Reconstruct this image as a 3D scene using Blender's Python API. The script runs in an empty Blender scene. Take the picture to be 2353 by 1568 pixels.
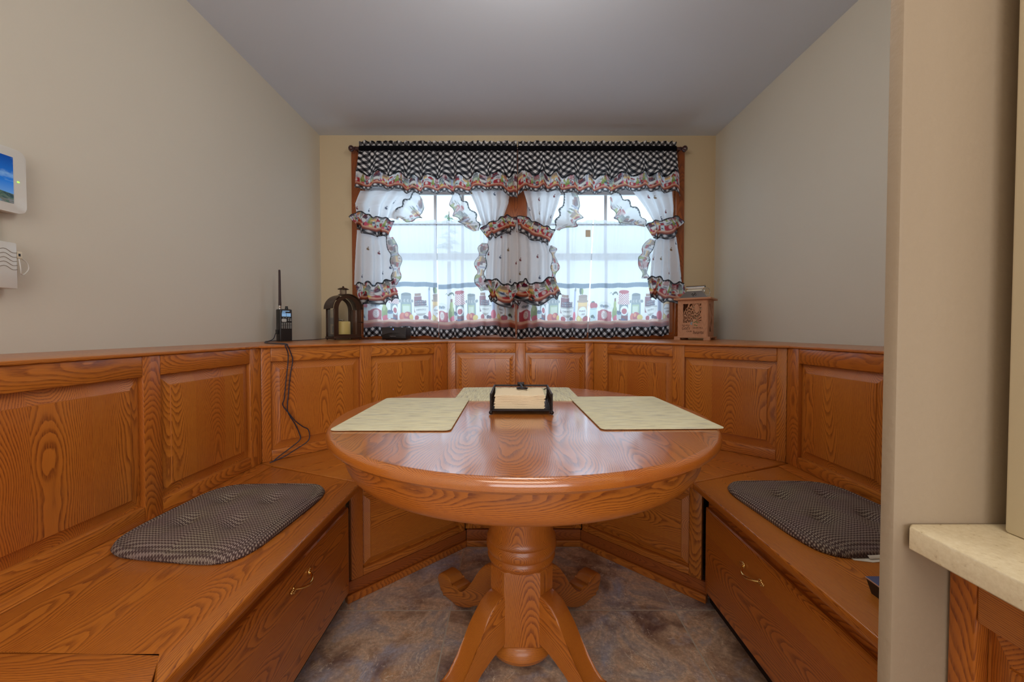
import bpy, bmesh, math, random
import numpy as np
from mathutils import Vector, Matrix
random.seed(4); RNG = np.random.default_rng(7)
SC = bpy.context.scene; COL = SC.collection
R = math.radians

# ------------------------------------------------------------------ camera
FPX = 889.28
cam = bpy.data.objects.new('camera', bpy.data.cameras.new('camera')); COL.objects.link(cam)
cam.data.sensor_width = 36; cam.data.lens = FPX/2353*36; cam.data.shift_y = -0.0030; cam.data.clip_start = 0.02
cam.location = (0, 0, 1.016); cam.rotation_euler = (R(90-1.191), 0, R(-0.115))
SC.camera = cam
# ------------------------------------------------------------------ view + world + lights
SC.view_settings.view_transform = 'Standard'; SC.view_settings.look = 'None'
SC.view_settings.exposure = 0.0; SC.view_settings.gamma = 1; SC.view_settings.use_curve_mapping = False
W = bpy.data.worlds.new('sky'); SC.world = W; W.use_nodes = True
nt = W.node_tree; bg = nt.nodes['Background']
wtc = nt.nodes.new('ShaderNodeTexCoord'); wsep = nt.nodes.new('ShaderNodeSeparateXYZ'); wr = nt.nodes.new('ShaderNodeValToRGB')
nt.links.new(wtc.outputs['Generated'], wsep.inputs[0]); nt.links.new(wsep.outputs[2], wr.inputs[0]); nt.links.new(wr.outputs[0], bg.inputs[0])
wr.color_ramp.elements[0].position = 0.0; wr.color_ramp.elements[0].color = (.66, .86, 1, 1)
wr.color_ramp.elements[1].position = 0.5; wr.color_ramp.elements[1].color = (.60, .82, 1, 1)
bg.inputs[1].default_value = 2.2

def area(name, loc, rot, sx, sy, power, col, spread=180):
    l = bpy.data.lights.new(name, 'AREA'); l.shape = 'RECTANGLE'; l.size = sx; l.size_y = sy; l.energy = power; l.color = col; l.spread = R(spread)
    o = bpy.data.objects.new(name, l); COL.objects.link(o); o.location = loc; o.rotation_euler = rot; return o
area('kitchen_lamp_light', (-.1, -.75, 2.39), (0, 0, 0), 1.3, .7, 16, (1, .86, .70))
area('rear_fill_light', (.2, -2.9, 1.35), (R(90), 0, 0), 2.6, 1.5, 50, (.97, .97, 1))  # added fill light at the unseen rear wall, brightens fronts facing the camera
pl = bpy.data.lights.new('nook_pendant_light', 'POINT'); pl.energy = 14; pl.color = (1, .94, .88); pl.shadow_soft_size = .24
po = bpy.data.objects.new('nook_pendant_light', pl); COL.objects.link(po); po.location = (.05, 1.1, 2.12)
# daylight entering by each window pane group (sits in the reveal, outside the glass)
for nm, cx in (('daylight_left', -.57), ('daylight_right', .655)):
    area(nm, (cx, 3.16, 1.56), (R(-90), 0, 0), 1.0, 1.1, 4.8, (.46, .72, 1))

# ------------------------------------------------------------------ materials
def NT(name):
    m = bpy.data.materials.new(name); m.use_nodes = True
    n = m.node_tree; p = n.nodes['Principled BSDF']
    return m, n, p
def simple(name, col, rough=.5, metal=0, coat=0, emis=None, es=1, spec=.5):
    m, n, p = NT(name)
    p.inputs['Base Color'].default_value = (*col, 1); p.inputs['Roughness'].default_value = rough
    p.inputs['Metallic'].default_value = metal; p.inputs['Coat Weight'].default_value = coat
    p.inputs['Specular IOR Level'].default_value = spec
    if emis: p.inputs['Emission Color'].default_value = (*emis, 1); p.inputs['Emission Strength'].default_value = es
    return m
class G:
    """tiny node-graph helper"""
    def __init__(s, n): s.n = n
    def new(s, t, **k):
        o = s.n.nodes.new(t)
        for a, b in k.items(): setattr(o, a, b)
        return o
    def put(s, sock, v):
        if hasattr(v, 'type') and hasattr(v, 'links'): s.n.links.new(v, sock)
        else: sock.default_value = v
    def math(s, op, a, b=None, c=None, clamp=False):
        o = s.new('ShaderNodeMath', operation=op, use_clamp=clamp)
        for i, v in enumerate((a, b, c)):
            if v is not None: s.put(o.inputs[i], v)
        return o.outputs[0]
    def comb(s, x, y, z):
        o = s.new('ShaderNodeCombineXYZ')
        for i, v in enumerate((x, y, z)): s.put(o.inputs[i], v)
        return o.outputs[0]
    def sep(s, v):
        o = s.new('ShaderNodeSeparateXYZ'); s.put(o.inputs[0], v); return o.outputs
    def noise(s, vec, scale=1, detail=2, rough=.5, dist=0):
        o = s.new('ShaderNodeTexNoise'); s.put(o.inputs['Vector'], vec); o.inputs['Scale'].default_value = scale
        o.inputs['Detail'].default_value = detail; o.inputs['Roughness'].default_value = rough; o.inputs['Distortion'].default_value = dist
        return o.outputs
    def mix(s, f, a, b, mode='MIX'):
        o = s.new('ShaderNodeMix', data_type='RGBA', blend_type=mode)
        s.put(o.inputs[0], f)
        for i, v in ((6, a), (7, b)):
            if isinstance(v, tuple): v = (*v[:3], 1)
            s.put(o.inputs[i], v)
        return o.outputs[2]
    def ramp(s, f, stops, interp='LINEAR'):
        o = s.new('ShaderNodeValToRGB'); s.put(o.inputs[0], f); cr = o.color_ramp; cr.interpolation = interp
        while len(cr.elements) < len(stops): cr.elements.new(.5)
        for e, (p, c) in zip(cr.elements, stops): e.position = p; e.color = (*c, 1)
        return o.outputs[0]
    def bump(s, h, strength, dist, p, normal=None):
        o = s.new('ShaderNodeBump'); o.inputs['Strength'].default_value = strength; o.inputs['Distance'].default_value = dist
        s.put(o.inputs['Height'], h)
        s.n.links.new(o.outputs[0], p.inputs['Normal']); return o

def wood_material(name, light, mid, dark, strip=.125, freq=390, coat=.35, rough=.34, contrast=.95):
    m, n, p = NT(name); g = G(n)
    at = g.new('ShaderNodeAttribute', attribute_name='wood'); sd = g.new('ShaderNodeAttribute', attribute_name='wseed')
    a, b, u = g.sep(at.outputs['Vector']); seed = sd.outputs['Fac']
    st = g.math('FLOOR', g.math('DIVIDE', a, strip))
    wn = g.new('ShaderNodeTexWhiteNoise', noise_dimensions='2D'); g.put(wn.inputs['Vector'], g.comb(st, seed, 0))
    r1, r2, r3 = g.sep(wn.outputs['Color'])
    al = g.math('SUBTRACT', a, g.math('MULTIPLY', g.math('ADD', st, .5), strip))
    uo = g.math('ADD', u, g.math('MULTIPLY', r3, 37.0))
    uo = g.math('ADD', uo, g.math('MULTIPLY', seed, 3.7))
    lo = g.noise(g.comb(g.math('MULTIPLY', al, 1.6), g.math('MULTIPLY', b, 1.6), g.math('MULTIPLY', uo, 1.3)), 1, 3, .5)
    n1, n2, n3 = g.sep(lo[1])
    a2 = g.math('ADD', al, g.math('MULTIPLY', g.math('SUBTRACT', n1, .5), .07))
    a2 = g.math('ADD', a2, g.math('MULTIPLY', g.math('SUBTRACT', r1, .5), .075))
    b2 = g.math('ADD', g.math('ADD', b, .050), g.math('MULTIPLY', r2, .035))
    b2 = g.math('ADD', b2, g.math('MULTIPLY', g.math('MULTIPLY', g.math('SUBTRACT', r3, .5), .20), u))
    b2 = g.math('ADD', b2, g.math('MULTIPLY', g.math('SUBTRACT', n2, .5), .10))
    rr = g.math('SQRT', g.math('ADD', g.math('MULTIPLY', a2, a2), g.math('MULTIPLY', b2, b2)))
    wob = g.noise(g.comb(g.math('MULTIPLY', a, 40), g.math('MULTIPLY', b, 40), g.math('MULTIPLY', uo, 9)), 1, 2, .6)[0]
    rr = g.math('ADD', rr, g.math('MULTIPLY', wob, .0035))
    fr = g.math('FRACT', g.math('MULTIPLY', rr, freq))
    d = g.ramp(fr, [(0, (0, 0, 0)), (.08, (1, 1, 1)), (.30, (.75, .75, .75)), (.52, (.18, .18, .18)), (.75, (.04, .04, .04)), (1, (0, 0, 0))])
    pores = g.noise(g.comb(g.math('MULTIPLY', a, 700), g.math('MULTIPLY', b, 700), g.math('MULTIPLY', uo, 45)), 1, 2, .6)[0]
    pr = g.math('MULTIPLY', g.math('SUBTRACT', pores, .42), 5, clamp=True)
    d2 = g.math('MULTIPLY', d, g.math('ADD', .45, g.math('MULTIPLY', pr, .55)))
    d2 = g.math('ADD', d2, g.math('MULTIPLY', g.math('SUBTRACT', 1, pr), .10), clamp=True)
    tone = g.noise(g.comb(g.math('MULTIPLY', a, 9), g.math('MULTIPLY', b, 9), g.math('MULTIPLY', uo, 1.1)), 1, 3, .5)[0]
    base = g.mix(g.math('MULTIPLY', g.math('ADD', g.math('MULTIPLY', g.math('SUBTRACT', tone, .5), 1.6), g.math('MULTIPLY', r3, .8), clamp=False), .75, clamp=True), light, mid)
    colr = g.mix(g.math('MULTIPLY', d2, contrast, clamp=True), base, dark)
    n.links.new(colr, p.inputs['Base Color'])
    p.inputs['Roughness'].default_value = rough; p.inputs['Coat Weight'].default_value = coat; p.inputs['Coat Roughness'].default_value = .16
    g.bump(d2, .18, -.0012, p)
    return m
def lin(r, g, b):
    f = lambda c: (c/255/12.92) if c/255 <= .04045 else ((c/255+.055)/1.055)**2.4
    return (f(r), f(g), f(b))
OAK = wood_material('honey_oak', lin(206, 126, 44), lin(186, 100, 32), lin(112, 48, 16))
OAKT = wood_material('honey_oak_tabletop', lin(206, 122, 44), lin(188, 98, 32), lin(110, 46, 16), strip=.115, coat=1.0, rough=.30, contrast=.9, freq=430)
OAKT.node_tree.nodes['Principled BSDF'].inputs['Coat IOR'].default_value = 1.75; OAKT.node_tree.nodes['Principled BSDF'].inputs['Coat Roughness'].default_value = .12
OAKD = wood_material('oak_casing', lin(170, 92, 36), lin(150, 74, 26), lin(96, 42, 14), contrast=.8)
LANT = wood_material('light_plywood', lin(206, 152, 116), lin(196, 140, 104), lin(168, 112, 80), strip=.03, freq=400, coat=0, rough=.6, contrast=.5)

def paint(name, c, bump=.25):
    m, n, p = NT(name); g = G(n); tc = g.new('ShaderNodeTexCoord')
    nz = g.noise(tc.outputs['Object'], 90, 3, .55)[0]
    n2 = g.noise(tc.outputs['Object'], 1.7, 2, .5)[0]
    p.inputs['Roughness'].default_value = .62
    n.links.new(g.mix(n2, tuple(x*.97 for x in c), tuple(min(1, x*1.03) for x in c)), p.inputs['Base Color'])
    g.bump(nz, bump, .0012, p); return m
WALL = paint('beige_wall_paint', lin(216, 209, 192)); CEIL = paint('ceiling_paint', lin(211, 219, 230), .1)
WALLK = paint('shaded_wall_paint', lin(162, 144, 120), .6); WALLB = paint('back_wall_warm_lit_paint', lin(210, 190, 154))  # copies of the wall paint with local light put in: pillar darker, back wall warmer
TRIMW = simple('cream_trim', lin(226, 214, 184), .35)
VINYL = simple('white_vinyl', lin(225, 230, 235), .35)
BRONZE = simple('bronze_metal', lin(74, 50, 36), .38, .6); BLACKM = simple('black_iron', lin(38, 28, 26), .35, .5)
DARKROD = simple('dark_cherry_rod', lin(58, 22, 22), .3, 0, .5)
BRASS = simple('polished_brass', lin(238, 205, 130), .16, 1); CHROME = simple('polished_steel', lin(215, 215, 212), .12, 1)
BLACKP = simple('black_plastic', lin(30, 28, 28), .4); DARKP = simple('dark_grey_plastic', lin(46, 42, 44), .35)
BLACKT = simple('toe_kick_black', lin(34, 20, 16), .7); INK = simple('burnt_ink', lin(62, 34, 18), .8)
KEY = simple('silver_key', lin(190, 190, 185), .4); CREAM = simple('cream_plastic', lin(222, 212, 188), .4)
WHITEP = simple('white_plastic', lin(222, 220, 212), .32, 0, .3); GREYP = simple('grey_plastic', lin(120, 120, 120), .5)
CORD = simple('grey_black_cord', lin(40, 40, 56), .5); PAPER = simple('paper', lin(225, 218, 200), .8)
GROUT = None

def napkin_mat():
    m, n, p = NT('cream_napkin'); g = G(n); tc = g.new('ShaderNodeTexCoord')
    nz = g.noise(tc.outputs['Object'], 400, 2)[0]
    p.inputs['Base Color'].default_value = (*lin(246, 224, 186), 1); p.inputs['Roughness'].default_value = .9; g.bump(nz, .3, .0006, p); return m
NAP = napkin_mat()
def candle_mat():
    m, n, p = NT('yellow_wax'); p.inputs['Base Color'].default_value = (*lin(232, 208, 130), 1); p.inputs['Roughness'].default_value = .45
    p.inputs['Subsurface Weight'].default_value = .3; p.inputs['Subsurface Radius'].default_value = (.02, .012, .005); return m
WAX = candle_mat()
def glass_mat(name, tint=(1, 1, 1), refl=.5):
    m, n, p = NT(name); g = G(n); n.nodes.remove(p)
    t = g.new('ShaderNodeBsdfTransparent'); t.inputs[0].default_value = (*tint, 1)
    gl = g.new('ShaderNodeBsdfGlossy'); gl.inputs['Roughness'].default_value = .03
    f = g.new('ShaderNodeFresnel'); f.inputs[0].default_value = 1.45
    mx = g.new('ShaderNodeMixShader'); n.links.new(g.math('MULTIPLY', f.outputs[0], refl), mx.inputs[0])
    n.links.new(t.outputs[0], mx.inputs[1]); n.links.new(gl.outputs[0], mx.inputs[2])
    n.links.new(mx.outputs[0], n.nodes['Material Output'].inputs[0]); return m
GLASS = glass_mat('clear_glass'); LGLASS = glass_mat('lantern_glass', (.97, .97, .96), .6)

def cloth_mat(name, transp, transl, tint=(1, 1, 1), pale_=.12):
    m, n, p = NT(name); g = G(n); n.nodes.remove(p)
    at = g.new('ShaderNodeAttribute', attribute_name='print')
    c = g.mix(1.0, at.outputs['Color'], tint, 'MULTIPLY')
    df = g.new('ShaderNodeBsdfDiffuse'); tl = g.new('ShaderNodeBsdfTranslucent'); tp = g.new('ShaderNodeBsdfTransparent')
    n.links.new(c, df.inputs[0]); n.links.new(g.mix(g.math('MULTIPLY', at.outputs['Alpha'], pale_), c, (.84, .84, .88)), tl.inputs[0])
    tp.inputs[0].default_value = (1, 1, 1, 1)
    n.links.new(g.mix(.75, (1, 1, 1), at.outputs['Color']), tp.inputs[0])
    m1 = g.new('ShaderNodeMixShader'); m1.inputs[0].default_value = transl
    n.links.new(df.outputs[0], m1.inputs[1]); n.links.new(tl.outputs[0], m1.inputs[2])
    m2 = g.new('ShaderNodeMixShader'); m2.inputs[0].default_value = transp
    n.links.new(m1.outputs[0], m2.inputs[1]); n.links.new(tp.outputs[0], m2.inputs[2])
    n.links.new(m2.outputs[0], n.nodes['Material Output'].inputs[0])
    return m
SHEER = cloth_mat('sheer_printed_cloth', .20, .55, pale_=.38); COTTON = cloth_mat('printed_cotton', .04, .45); GING = cloth_mat('gingham_cotton', .03, .16); SOFT = cloth_mat('soft_printed_frill', .14, .5)

def floor_mat():
    m, n, p = NT('slate_look_tile'); g = G(n); tc = g.new('ShaderNodeTexCoord')
    x, y, z = g.sep(tc.outputs['Object']); T = .4064
    tx = g.math('DIVIDE', g.math('SUBTRACT', x, -.2202), T); ty = g.math('DIVIDE', g.math('SUBTRACT', y, 1.3805), T)
    ix = g.math('FLOOR', tx); iy = g.math('FLOOR', ty)
    fx = g.math('ABSOLUTE', g.math('SUBTRACT', g.math('FRACT', tx), .5)); fy = g.math('ABSOLUTE', g.math('SUBTRACT', g.math('FRACT', ty), .5))
    edge = g.math('MAXIMUM', fx, fy); grout = g.math('GREATER_THAN', edge, .5-.0022/T)
    wn = g.new('ShaderNodeTexWhiteNoise', noise_dimensions='2D'); g.put(wn.inputs['Vector'], g.comb(ix, iy, 0))
    off = g.new('ShaderNodeVectorMath', operation='MULTIPLY_ADD'); g.put(off.inputs[0], wn.outputs['Color']); off.inputs[1].default_value = (9, 9, 9); g.put(off.inputs[2], tc.outputs['Object'])
    v = off.outputs[0]
    c1 = g.noise(v, 4, 6, .62, 1.0)[0]; c2 = g.noise(v, 5.5, 6, .62, .6)[1]; fine = g.noise(v, 90, 4, .7)[0]
    base = g.ramp(c1, [(.32, lin(120, 100, 88)), (.42, lin(176, 148, 122)), (.50, lin(214, 188, 160)), (.57, lin(170, 160, 154)), (.66, lin(226, 210, 188))])
    s1, s2, s3 = g.sep(c2)
    base = g.mix(g.math('MULTIPLY', g.math('SUBTRACT', s1, .50), 4.0, clamp=True), base, lin(206, 160, 112))
    base = g.mix(g.math('MULTIPLY', g.math('SUBTRACT', s2, .51), 5, clamp=True), base, lin(170, 178, 198))
    base = g.mix(g.math('MULTIPLY', g.math('SUBTRACT', s3, .53), 5, clamp=True), base, lin(104, 76, 70))
    for sc in (4, 11):
        vr = g.math('ABSOLUTE', g.math('SUBTRACT', g.noise(v, sc, 5, .65, 1.6)[0], .5)); vein = g.math('MULTIPLY', g.math('LESS_THAN', vr, .005), g.math('GREATER_THAN', s1, .48))
        base = g.mix(g.math('MULTIPLY', vein, .6), base, lin(232, 218, 196))
    base = g.mix(g.math('MULTIPLY', g.math('SUBTRACT', fine, .38), 3.0, clamp=True), g.mix(.42, base, lin(84, 66, 58)), base)
    sc_ = g.new('ShaderNodeVectorMath', operation='SCALE'); g.put(sc_.inputs[0], base); sc_.inputs['Scale'].default_value = 1.35
    col = g.mix(grout, sc_.outputs[0], lin(200, 194, 178))
    n.links.new(col, p.inputs['Base Color']); p.inputs['Roughness'].default_value = .38
    h = g.math('SUBTRACT', g.math('MULTIPLY', c1, .5), g.math('MULTIPLY', grout, .8)); g.bump(h, .5, .004, p); return m
TILE = floor_mat()
def mat_mat():
    m, n, p = NT('woven_straw'); g = G(n); at = g.new('ShaderNodeAttribute', attribute_name='wood'); a, b, u = g.sep(at.outputs['Vector'])
    rib = g.math('SINE', g.math('MULTIPLY', a, 2*math.pi/.0026)); thr = g.math('SINE', g.math('MULTIPLY', u, 2*math.pi/.004))
    st = g.noise(g.comb(g.math('MULTIPLY', a, 380), g.math('MULTIPLY', u, 14), 0), 1, 3, .6)[0]
    st2 = g.noise(g.comb(g.math('MULTIPLY', a, 60), g.math('MULTIPLY', u, 9), 3), 1, 2, .6)[0]
    c = g.ramp(st, [(.30, lin(110, 106, 96)), (.38, lin(222, 212, 176)), (.52, lin(250, 242, 200)), (.7, lin(255, 252, 226))])
    c = g.mix(g.math('MULTIPLY', g.math('SUBTRACT', st2, .5), 2.2, clamp=True), c, lin(200, 196, 180))
    c = g.mix(g.math('MULTIPLY', g.math('ADD', g.math('MULTIPLY', rib, thr), 1), .12), c, lin(110, 96, 60))
    n.links.new(c, p.inputs['Base Color']); p.inputs['Roughness'].default_value = .7; g.bump(rib, .5, .0008, p); return m
STRAW = mat_mat()
def cushion_mat():
    m, n, p = NT('nubby_brown_weave'); g = G(n); at = g.new('ShaderNodeAttribute', attribute_name='wood'); a, b, u = g.sep(at.outputs['Vector'])
    k = 2*math.pi/.0085
    row = g.math('FLOOR', g.math('DIVIDE', u, .0042))
    sh = g.math('MULTIPLY', g.math('MODULO', row, 2), .5)
    ca = g.math('SINE', g.math('ADD', g.math('MULTIPLY', a, k), g.math('MULTIPLY', sh, 2*math.pi*.5)))
    cu = g.math('SINE', g.math('MULTIPLY', u, 2*math.pi/.0042*.5*2))
    dot = g.math('MULTIPLY', g.math('ADD', ca, 1), g.math('ADD', cu, 1.2)); dot = g.math('MULTIPLY', dot, .25, clamp=True)
    nz = g.noise(g.comb(g.math('MULTIPLY', a, 260), g.math('MULTIPLY', u, 260), 0), 1, 2)[0]
    lo = g.noise(g.comb(a, u, 0), 9, 2)[0]
    f = g.math('MULTIPLY', dot, g.math('ADD', .6, nz), clamp=True)
    thread = g.mix(g.math('MULTIPLY', g.math('SUBTRACT', lo, .35), 3, clamp=True), lin(178, 158, 148), lin(184, 172, 146))
    n.links.new(g.mix(f, lin(74, 56, 54), thread), p.inputs['Base Color']); p.inputs['Roughness'].default_value = .95; p.inputs['Specular IOR Level'].default_value = .15
    g.bump(f, .7, .002, p); return m
WEAVE = cushion_mat()
def quartz_mat():
    m, n, p = NT('speckled_quartz'); g = G(n); tc = g.new('ShaderNodeTexCoord')
    nz = g.noise(tc.outputs['Object'], 160, 4, .7)[0]; n2 = g.noise(tc.outputs['Object'], 40, 3)[0]
    c = g.ramp(nz, [(.27, lin(176, 152, 112)), (.36, lin(230, 214, 178)), (.6, lin(240, 226, 192)), (.75, lin(246, 236, 210))])
    c = g.mix(g.math('MULTIPLY', n2, .15), c, lin(214, 194, 152))
    n.links.new(c, p.inputs['Base Color']); p.inputs['Roughness'].default_value = .25; return m
QUARTZ = quartz_mat()

# ------------------------------------------------------------------ object helpers
SEED = [0]
def setwood(me, grain='z', pts=None, cross=None, seed=None):
    """vertex attribute with wood-frame coordinates (a across, b depth, u along grain)"""
    if pts is None:
        pts = np.empty(len(me.vertices)*3, 'f'); me.vertices.foreach_get('co', pts); pts = pts.reshape(-1, 3)
    if isinstance(grain, str):
        i = 'xyz'.index(grain); o = [k for k in range(3) if k != i]
        ext = [pts[:, k].max()-pts[:, k].min() for k in o]
        if ext[1] > ext[0]: o = o[::-1]
        if cross: o = ['xyz'.index(cross)]+[k for k in o if k != 'xyz'.index(cross)]
        u, a, b = pts[:, i], pts[:, o[0]], pts[:, o[1]]
    else:
        gv = Vector(grain).normalized(); c = Vector(cross).normalized(); d = gv.cross(c)
        u = pts@np.array(gv); a = pts@np.array(c); b = pts@np.array(d)
    a = a-(a.max()+a.min())/2+.0605; b = b-b.min()
    at = me.attributes.new('wood', 'FLOAT_VECTOR', 'POINT'); at.data.foreach_set('vector', np.stack([a, b, u], 1).astype('f').ravel())
    if seed is None: SEED[0] += 1; seed = SEED[0]
    s = me.attributes.new('wseed', 'FLOAT', 'POINT'); s.data.foreach_set('value', np.full(len(me.vertices), float(seed % 97), 'f'))
def tag(o, label=None, cat=None, group=None, kind=None):
    for k, v in (('label', label), ('category', cat), ('group', group), ('kind', kind)):
        if v: o[k] = v
    return o
def thing(name, label, cat, loc=(0, 0, 0), rz=0, group=None, rx=0, ry=0):
    o = bpy.data.objects.new(name, None); COL.objects.link(o); o.location = loc; o.rotation_euler = (rx, ry, rz); o.empty_display_size = .05
    return tag(o, label, cat, group)
def link(name, me, mat, parent=None, world=False, smooth=None):
    o = bpy.data.objects.new(name, me); COL.objects.link(o)
    if mat: me.materials.append(mat)
    if parent:
        o.parent = parent
        if world:
            M = parent.matrix_basis.inverted(); p2 = parent.parent
            while p2: M = M @ p2.matrix_basis.inverted(); p2 = p2.parent
            me.transform(M)
    if smooth is not None:
        if smooth is True: me.shade_smooth()
        else: me.set_sharp_from_angle(angle=R(smooth)) if hasattr(me, 'set_sharp_from_angle') else None; 
    return o
def bmesh_obj(name, bm, mat, parent=None, world=False, grain=None, smooth=35, cross=None):
    bmesh.ops.recalc_face_normals(bm, faces=bm.faces)
    me = bpy.data.meshes.new(name)
    for f in bm.faces: f.smooth = smooth is not None
    bm.to_mesh(me); bm.free()
    if smooth is not None and smooth is not True: me.set_sharp_from_angle(angle=R(smooth))
    if grain: setwood(me, grain, cross=cross)
    return link(name, me, mat, parent, world)
def bm_box(bm, x0, x1, y0, y1, z0, z1, bev=0, seg=2):
    vs = [bm.verts.new(p) for p in ((x0, y0, z0), (x1, y0, z0), (x1, y1, z0), (x0, y1, z0), (x0, y0, z1), (x1, y0, z1), (x1, y1, z1), (x0, y1, z1))]
    fs = [bm.faces.new([vs[i] for i in q]) for q in ((0, 3, 2, 1), (4, 5, 6, 7), (0, 1, 5, 4), (1, 2, 6, 5), (2, 3, 7, 6), (3, 0, 4, 7))]
    if bev:
        es = list({e for f in fs for e in f.edges}); bmesh.ops.bevel(bm, geom=es, offset=bev, segments=seg, affect='EDGES', profile=.5)
def box(name, x0, x1, y0, y1, z0, z1, mat, parent=None, grain='z', bev=.002, world=False, seg=2, cross=None):
    bm = bmesh.new(); bm_box(bm, min(x0, x1), max(x0, x1), min(y0, y1), max(y0, y1), z0, z1, bev, seg)
    return bmesh_obj(name, bm, mat, parent, world, grain, cross=cross)
def bm_prism(bm, pts, z0, z1, bev=0, seg=3, axis='z'):
    def P(p, h): return (p[0], p[1], h) if axis == 'z' else ((p[0], h, p[1]) if axis == 'y' else (h, p[0], p[1]))
    lo = [bm.verts.new(P(p, z0)) for p in pts]; hi = [bm.verts.new(P(p, z1)) for p in pts]; n = len(pts)
    fl = bm.faces.new(lo[::-1]); fh = bm.faces.new(hi)
    for i in range(n): bm.faces.new((lo[i], lo[(i+1) % n], hi[(i+1) % n], hi[i]))
    if bev: bmesh.ops.bevel(bm, geom=list(fl.edges)+list(fh.edges), offset=bev, segments=seg, affect='EDGES', profile=.5)
def prism(name, pts, z0, z1, mat, parent=None, grain='z', bev=.002, world=False, axis='z', smooth=35, seg=3, cross=None):
    bm = bmesh.new(); bm_prism(bm, pts, z0, z1, bev, seg, axis); return bmesh_obj(name, bm, mat, parent, world, grain, smooth, cross)
def lathe(name, prof, mat, parent=None, seg=48, grain=None, smooth=30, loc=(0, 0, 0), bm=None, cyl=False):
    own = bm is None
    if own: bm = bmesh.new()
    rings = []
    for r, z in prof:
        if r < 1e-6: rings.append([bm.verts.new((loc[0], loc[1], loc[2]+z))])
        else: rings.append([bm.verts.new((loc[0]+r*math.cos(2*math.pi*k/seg), loc[1]+r*math.sin(2*math.pi*k/seg), loc[2]+z)) for k in range(seg)])
    for A, B in zip(rings, rings[1:]):
        for k in range(seg):
            k2 = (k+1) % seg
            if len(A) == 1 and len(B) == 1: continue
            if len(A) == 1: bm.faces.new((A[0], B[k], B[k2]))
            elif len(B) == 1: bm.faces.new((A[k], A[k2], B[0]))
            else: bm.faces.new((A[k], A[k2], B[k2], B[k]))
    for e in (rings[0], rings[-1]):
        if len(e) > 1:
            try: bm.faces.new(e)
            except ValueError: pass
    if own: return bmesh_obj(name, bm, mat, parent, False, grain, smooth)
def bm_tube(bm, pts, r, seg=8, closed=False, cap=True):
    P = [Vector(p) for p in pts]; n = len(P); rs = r if hasattr(r, '__len__') else [r]*n
    rings = []; up = None
    for i, p in enumerate(P):
        t = (P[(i+1) % n]-P[i-1]) if closed else (P[min(i+1, n-1)]-P[max(i-1, 0)])
        t.normalize()
        if up is None: up = Vector((0, 0, 1)) if abs(t.z) < .9 else Vector((1, 0, 0))
        x = t.cross(up); x.normalize(); y = x.cross(t); up = y
        rings.append([bm.verts.new(p+(x*math.cos(2*math.pi*k/seg)+y*math.sin(2*math.pi*k/seg))*rs[i]) for k in range(seg)])
    m = n if closed else n-1
    for i in range(m):
        A, B = rings[i], rings[(i+1) % n]
        for k in range(seg): bm.faces.new((A[k], A[(k+1) % seg], B[(k+1) % seg], B[k]))
    if cap and not closed: bm.faces.new(rings[0][::-1]); bm.faces.new(rings[-1])
def tube(name, pts, r, mat, parent=None, seg=8, closed=False, smooth=60, world=False):
    bm = bmesh.new(); bm_tube(bm, pts, r, seg, closed); return bmesh_obj(name, bm, mat, parent, world, None, smooth)
def spline(pts, k=8):
    P = [Vector(p) for p in pts]; out = []
    for i in range(len(P)-1):
        p0, p1, p2, p3 = P[max(i-1, 0)], P[i], P[i+1], P[min(i+2, len(P)-1)]
        for j in range(k):
            t = j/k; out.append(.5*((2*p1)+(p2-p0)*t+(2*p0-5*p1+4*p2-p3)*t*t+(3*p1-p0-3*p2+p3)*t**3))
    out.append(P[-1]); return out
def bm_ball(bm, c, r, sub=2, sx=1, sy=1, sz=1):
    bmesh.ops.create_icosphere(bm, subdivisions=sub, radius=r, matrix=Matrix.Translation(c) @ Matrix.Diagonal((sx, sy, sz, 1)))
def struct(o): o['kind'] = 'structure'; return o
def text(name, s, size, loc, mat, parent, rot=(R(90), 0, 0), ext=.0004, shear=0, sx=1):
    cu = bpy.data.curves.new(name, 'FONT'); cu.body = s; cu.size = size; cu.extrude = ext; cu.shear = shear
    t = bpy.data.objects.new(name, cu); COL.objects.link(t)
    dg = bpy.context.evaluated_depsgraph_get(); me = bpy.data.meshes.new_from_object(t.evaluated_get(dg)); bpy.data.objects.remove(t)
    me.transform(Matrix.Translation(loc) @ Matrix.Rotation(rot[2], 4, 'Z') @ Matrix.Rotation(rot[0], 4, 'X') @ Matrix.Diagonal((sx, 1, 1, 1)))
    me.materials.clear(); return link(name, me, mat, parent)

# ------------------------------------------------------------------ room shell
XL, XR, YB, HC = -1.395, 1.492, 2.85, 2.433
struct(box('floor', -1.6, 3.2, -3.1, 3.1, -.06, 0, TILE, None, None, 0))
struct(box('ceiling', -1.6, 3.2, -3.1, 3.1, HC, HC+.1, CEIL, None, None, 0))
struct(box('wall_left', XL-.12, XL, -3.1, YB, 0, HC, WALL, None, None, 0))
struct(box('wall_right', XR, XR+.12, .64, YB, 0, HC, WALL, None, None, 0))
struct(prism('wall_pillar', [(.512, .507), (.5085, .5085), (.5065, .512), (.506, .524), (.64, .640), (XR+.12, .640), (XR+.12, .507)], 0, HC, WALLK, None, None, 0))
struct(box('wall_behind', XL, 3.2, -3.1, -3.0, 0, HC, WALLK, None, None, 0))
struct(box('wall_kitchen', 3.1, 3.2, -3.0, .507, 0, HC, WALLK, None, None, 0))
struct(box('wall_kitchen_far', XR+.12, 3.2, .507, .63, 0, HC, WALLK, None, None, 0))
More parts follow.
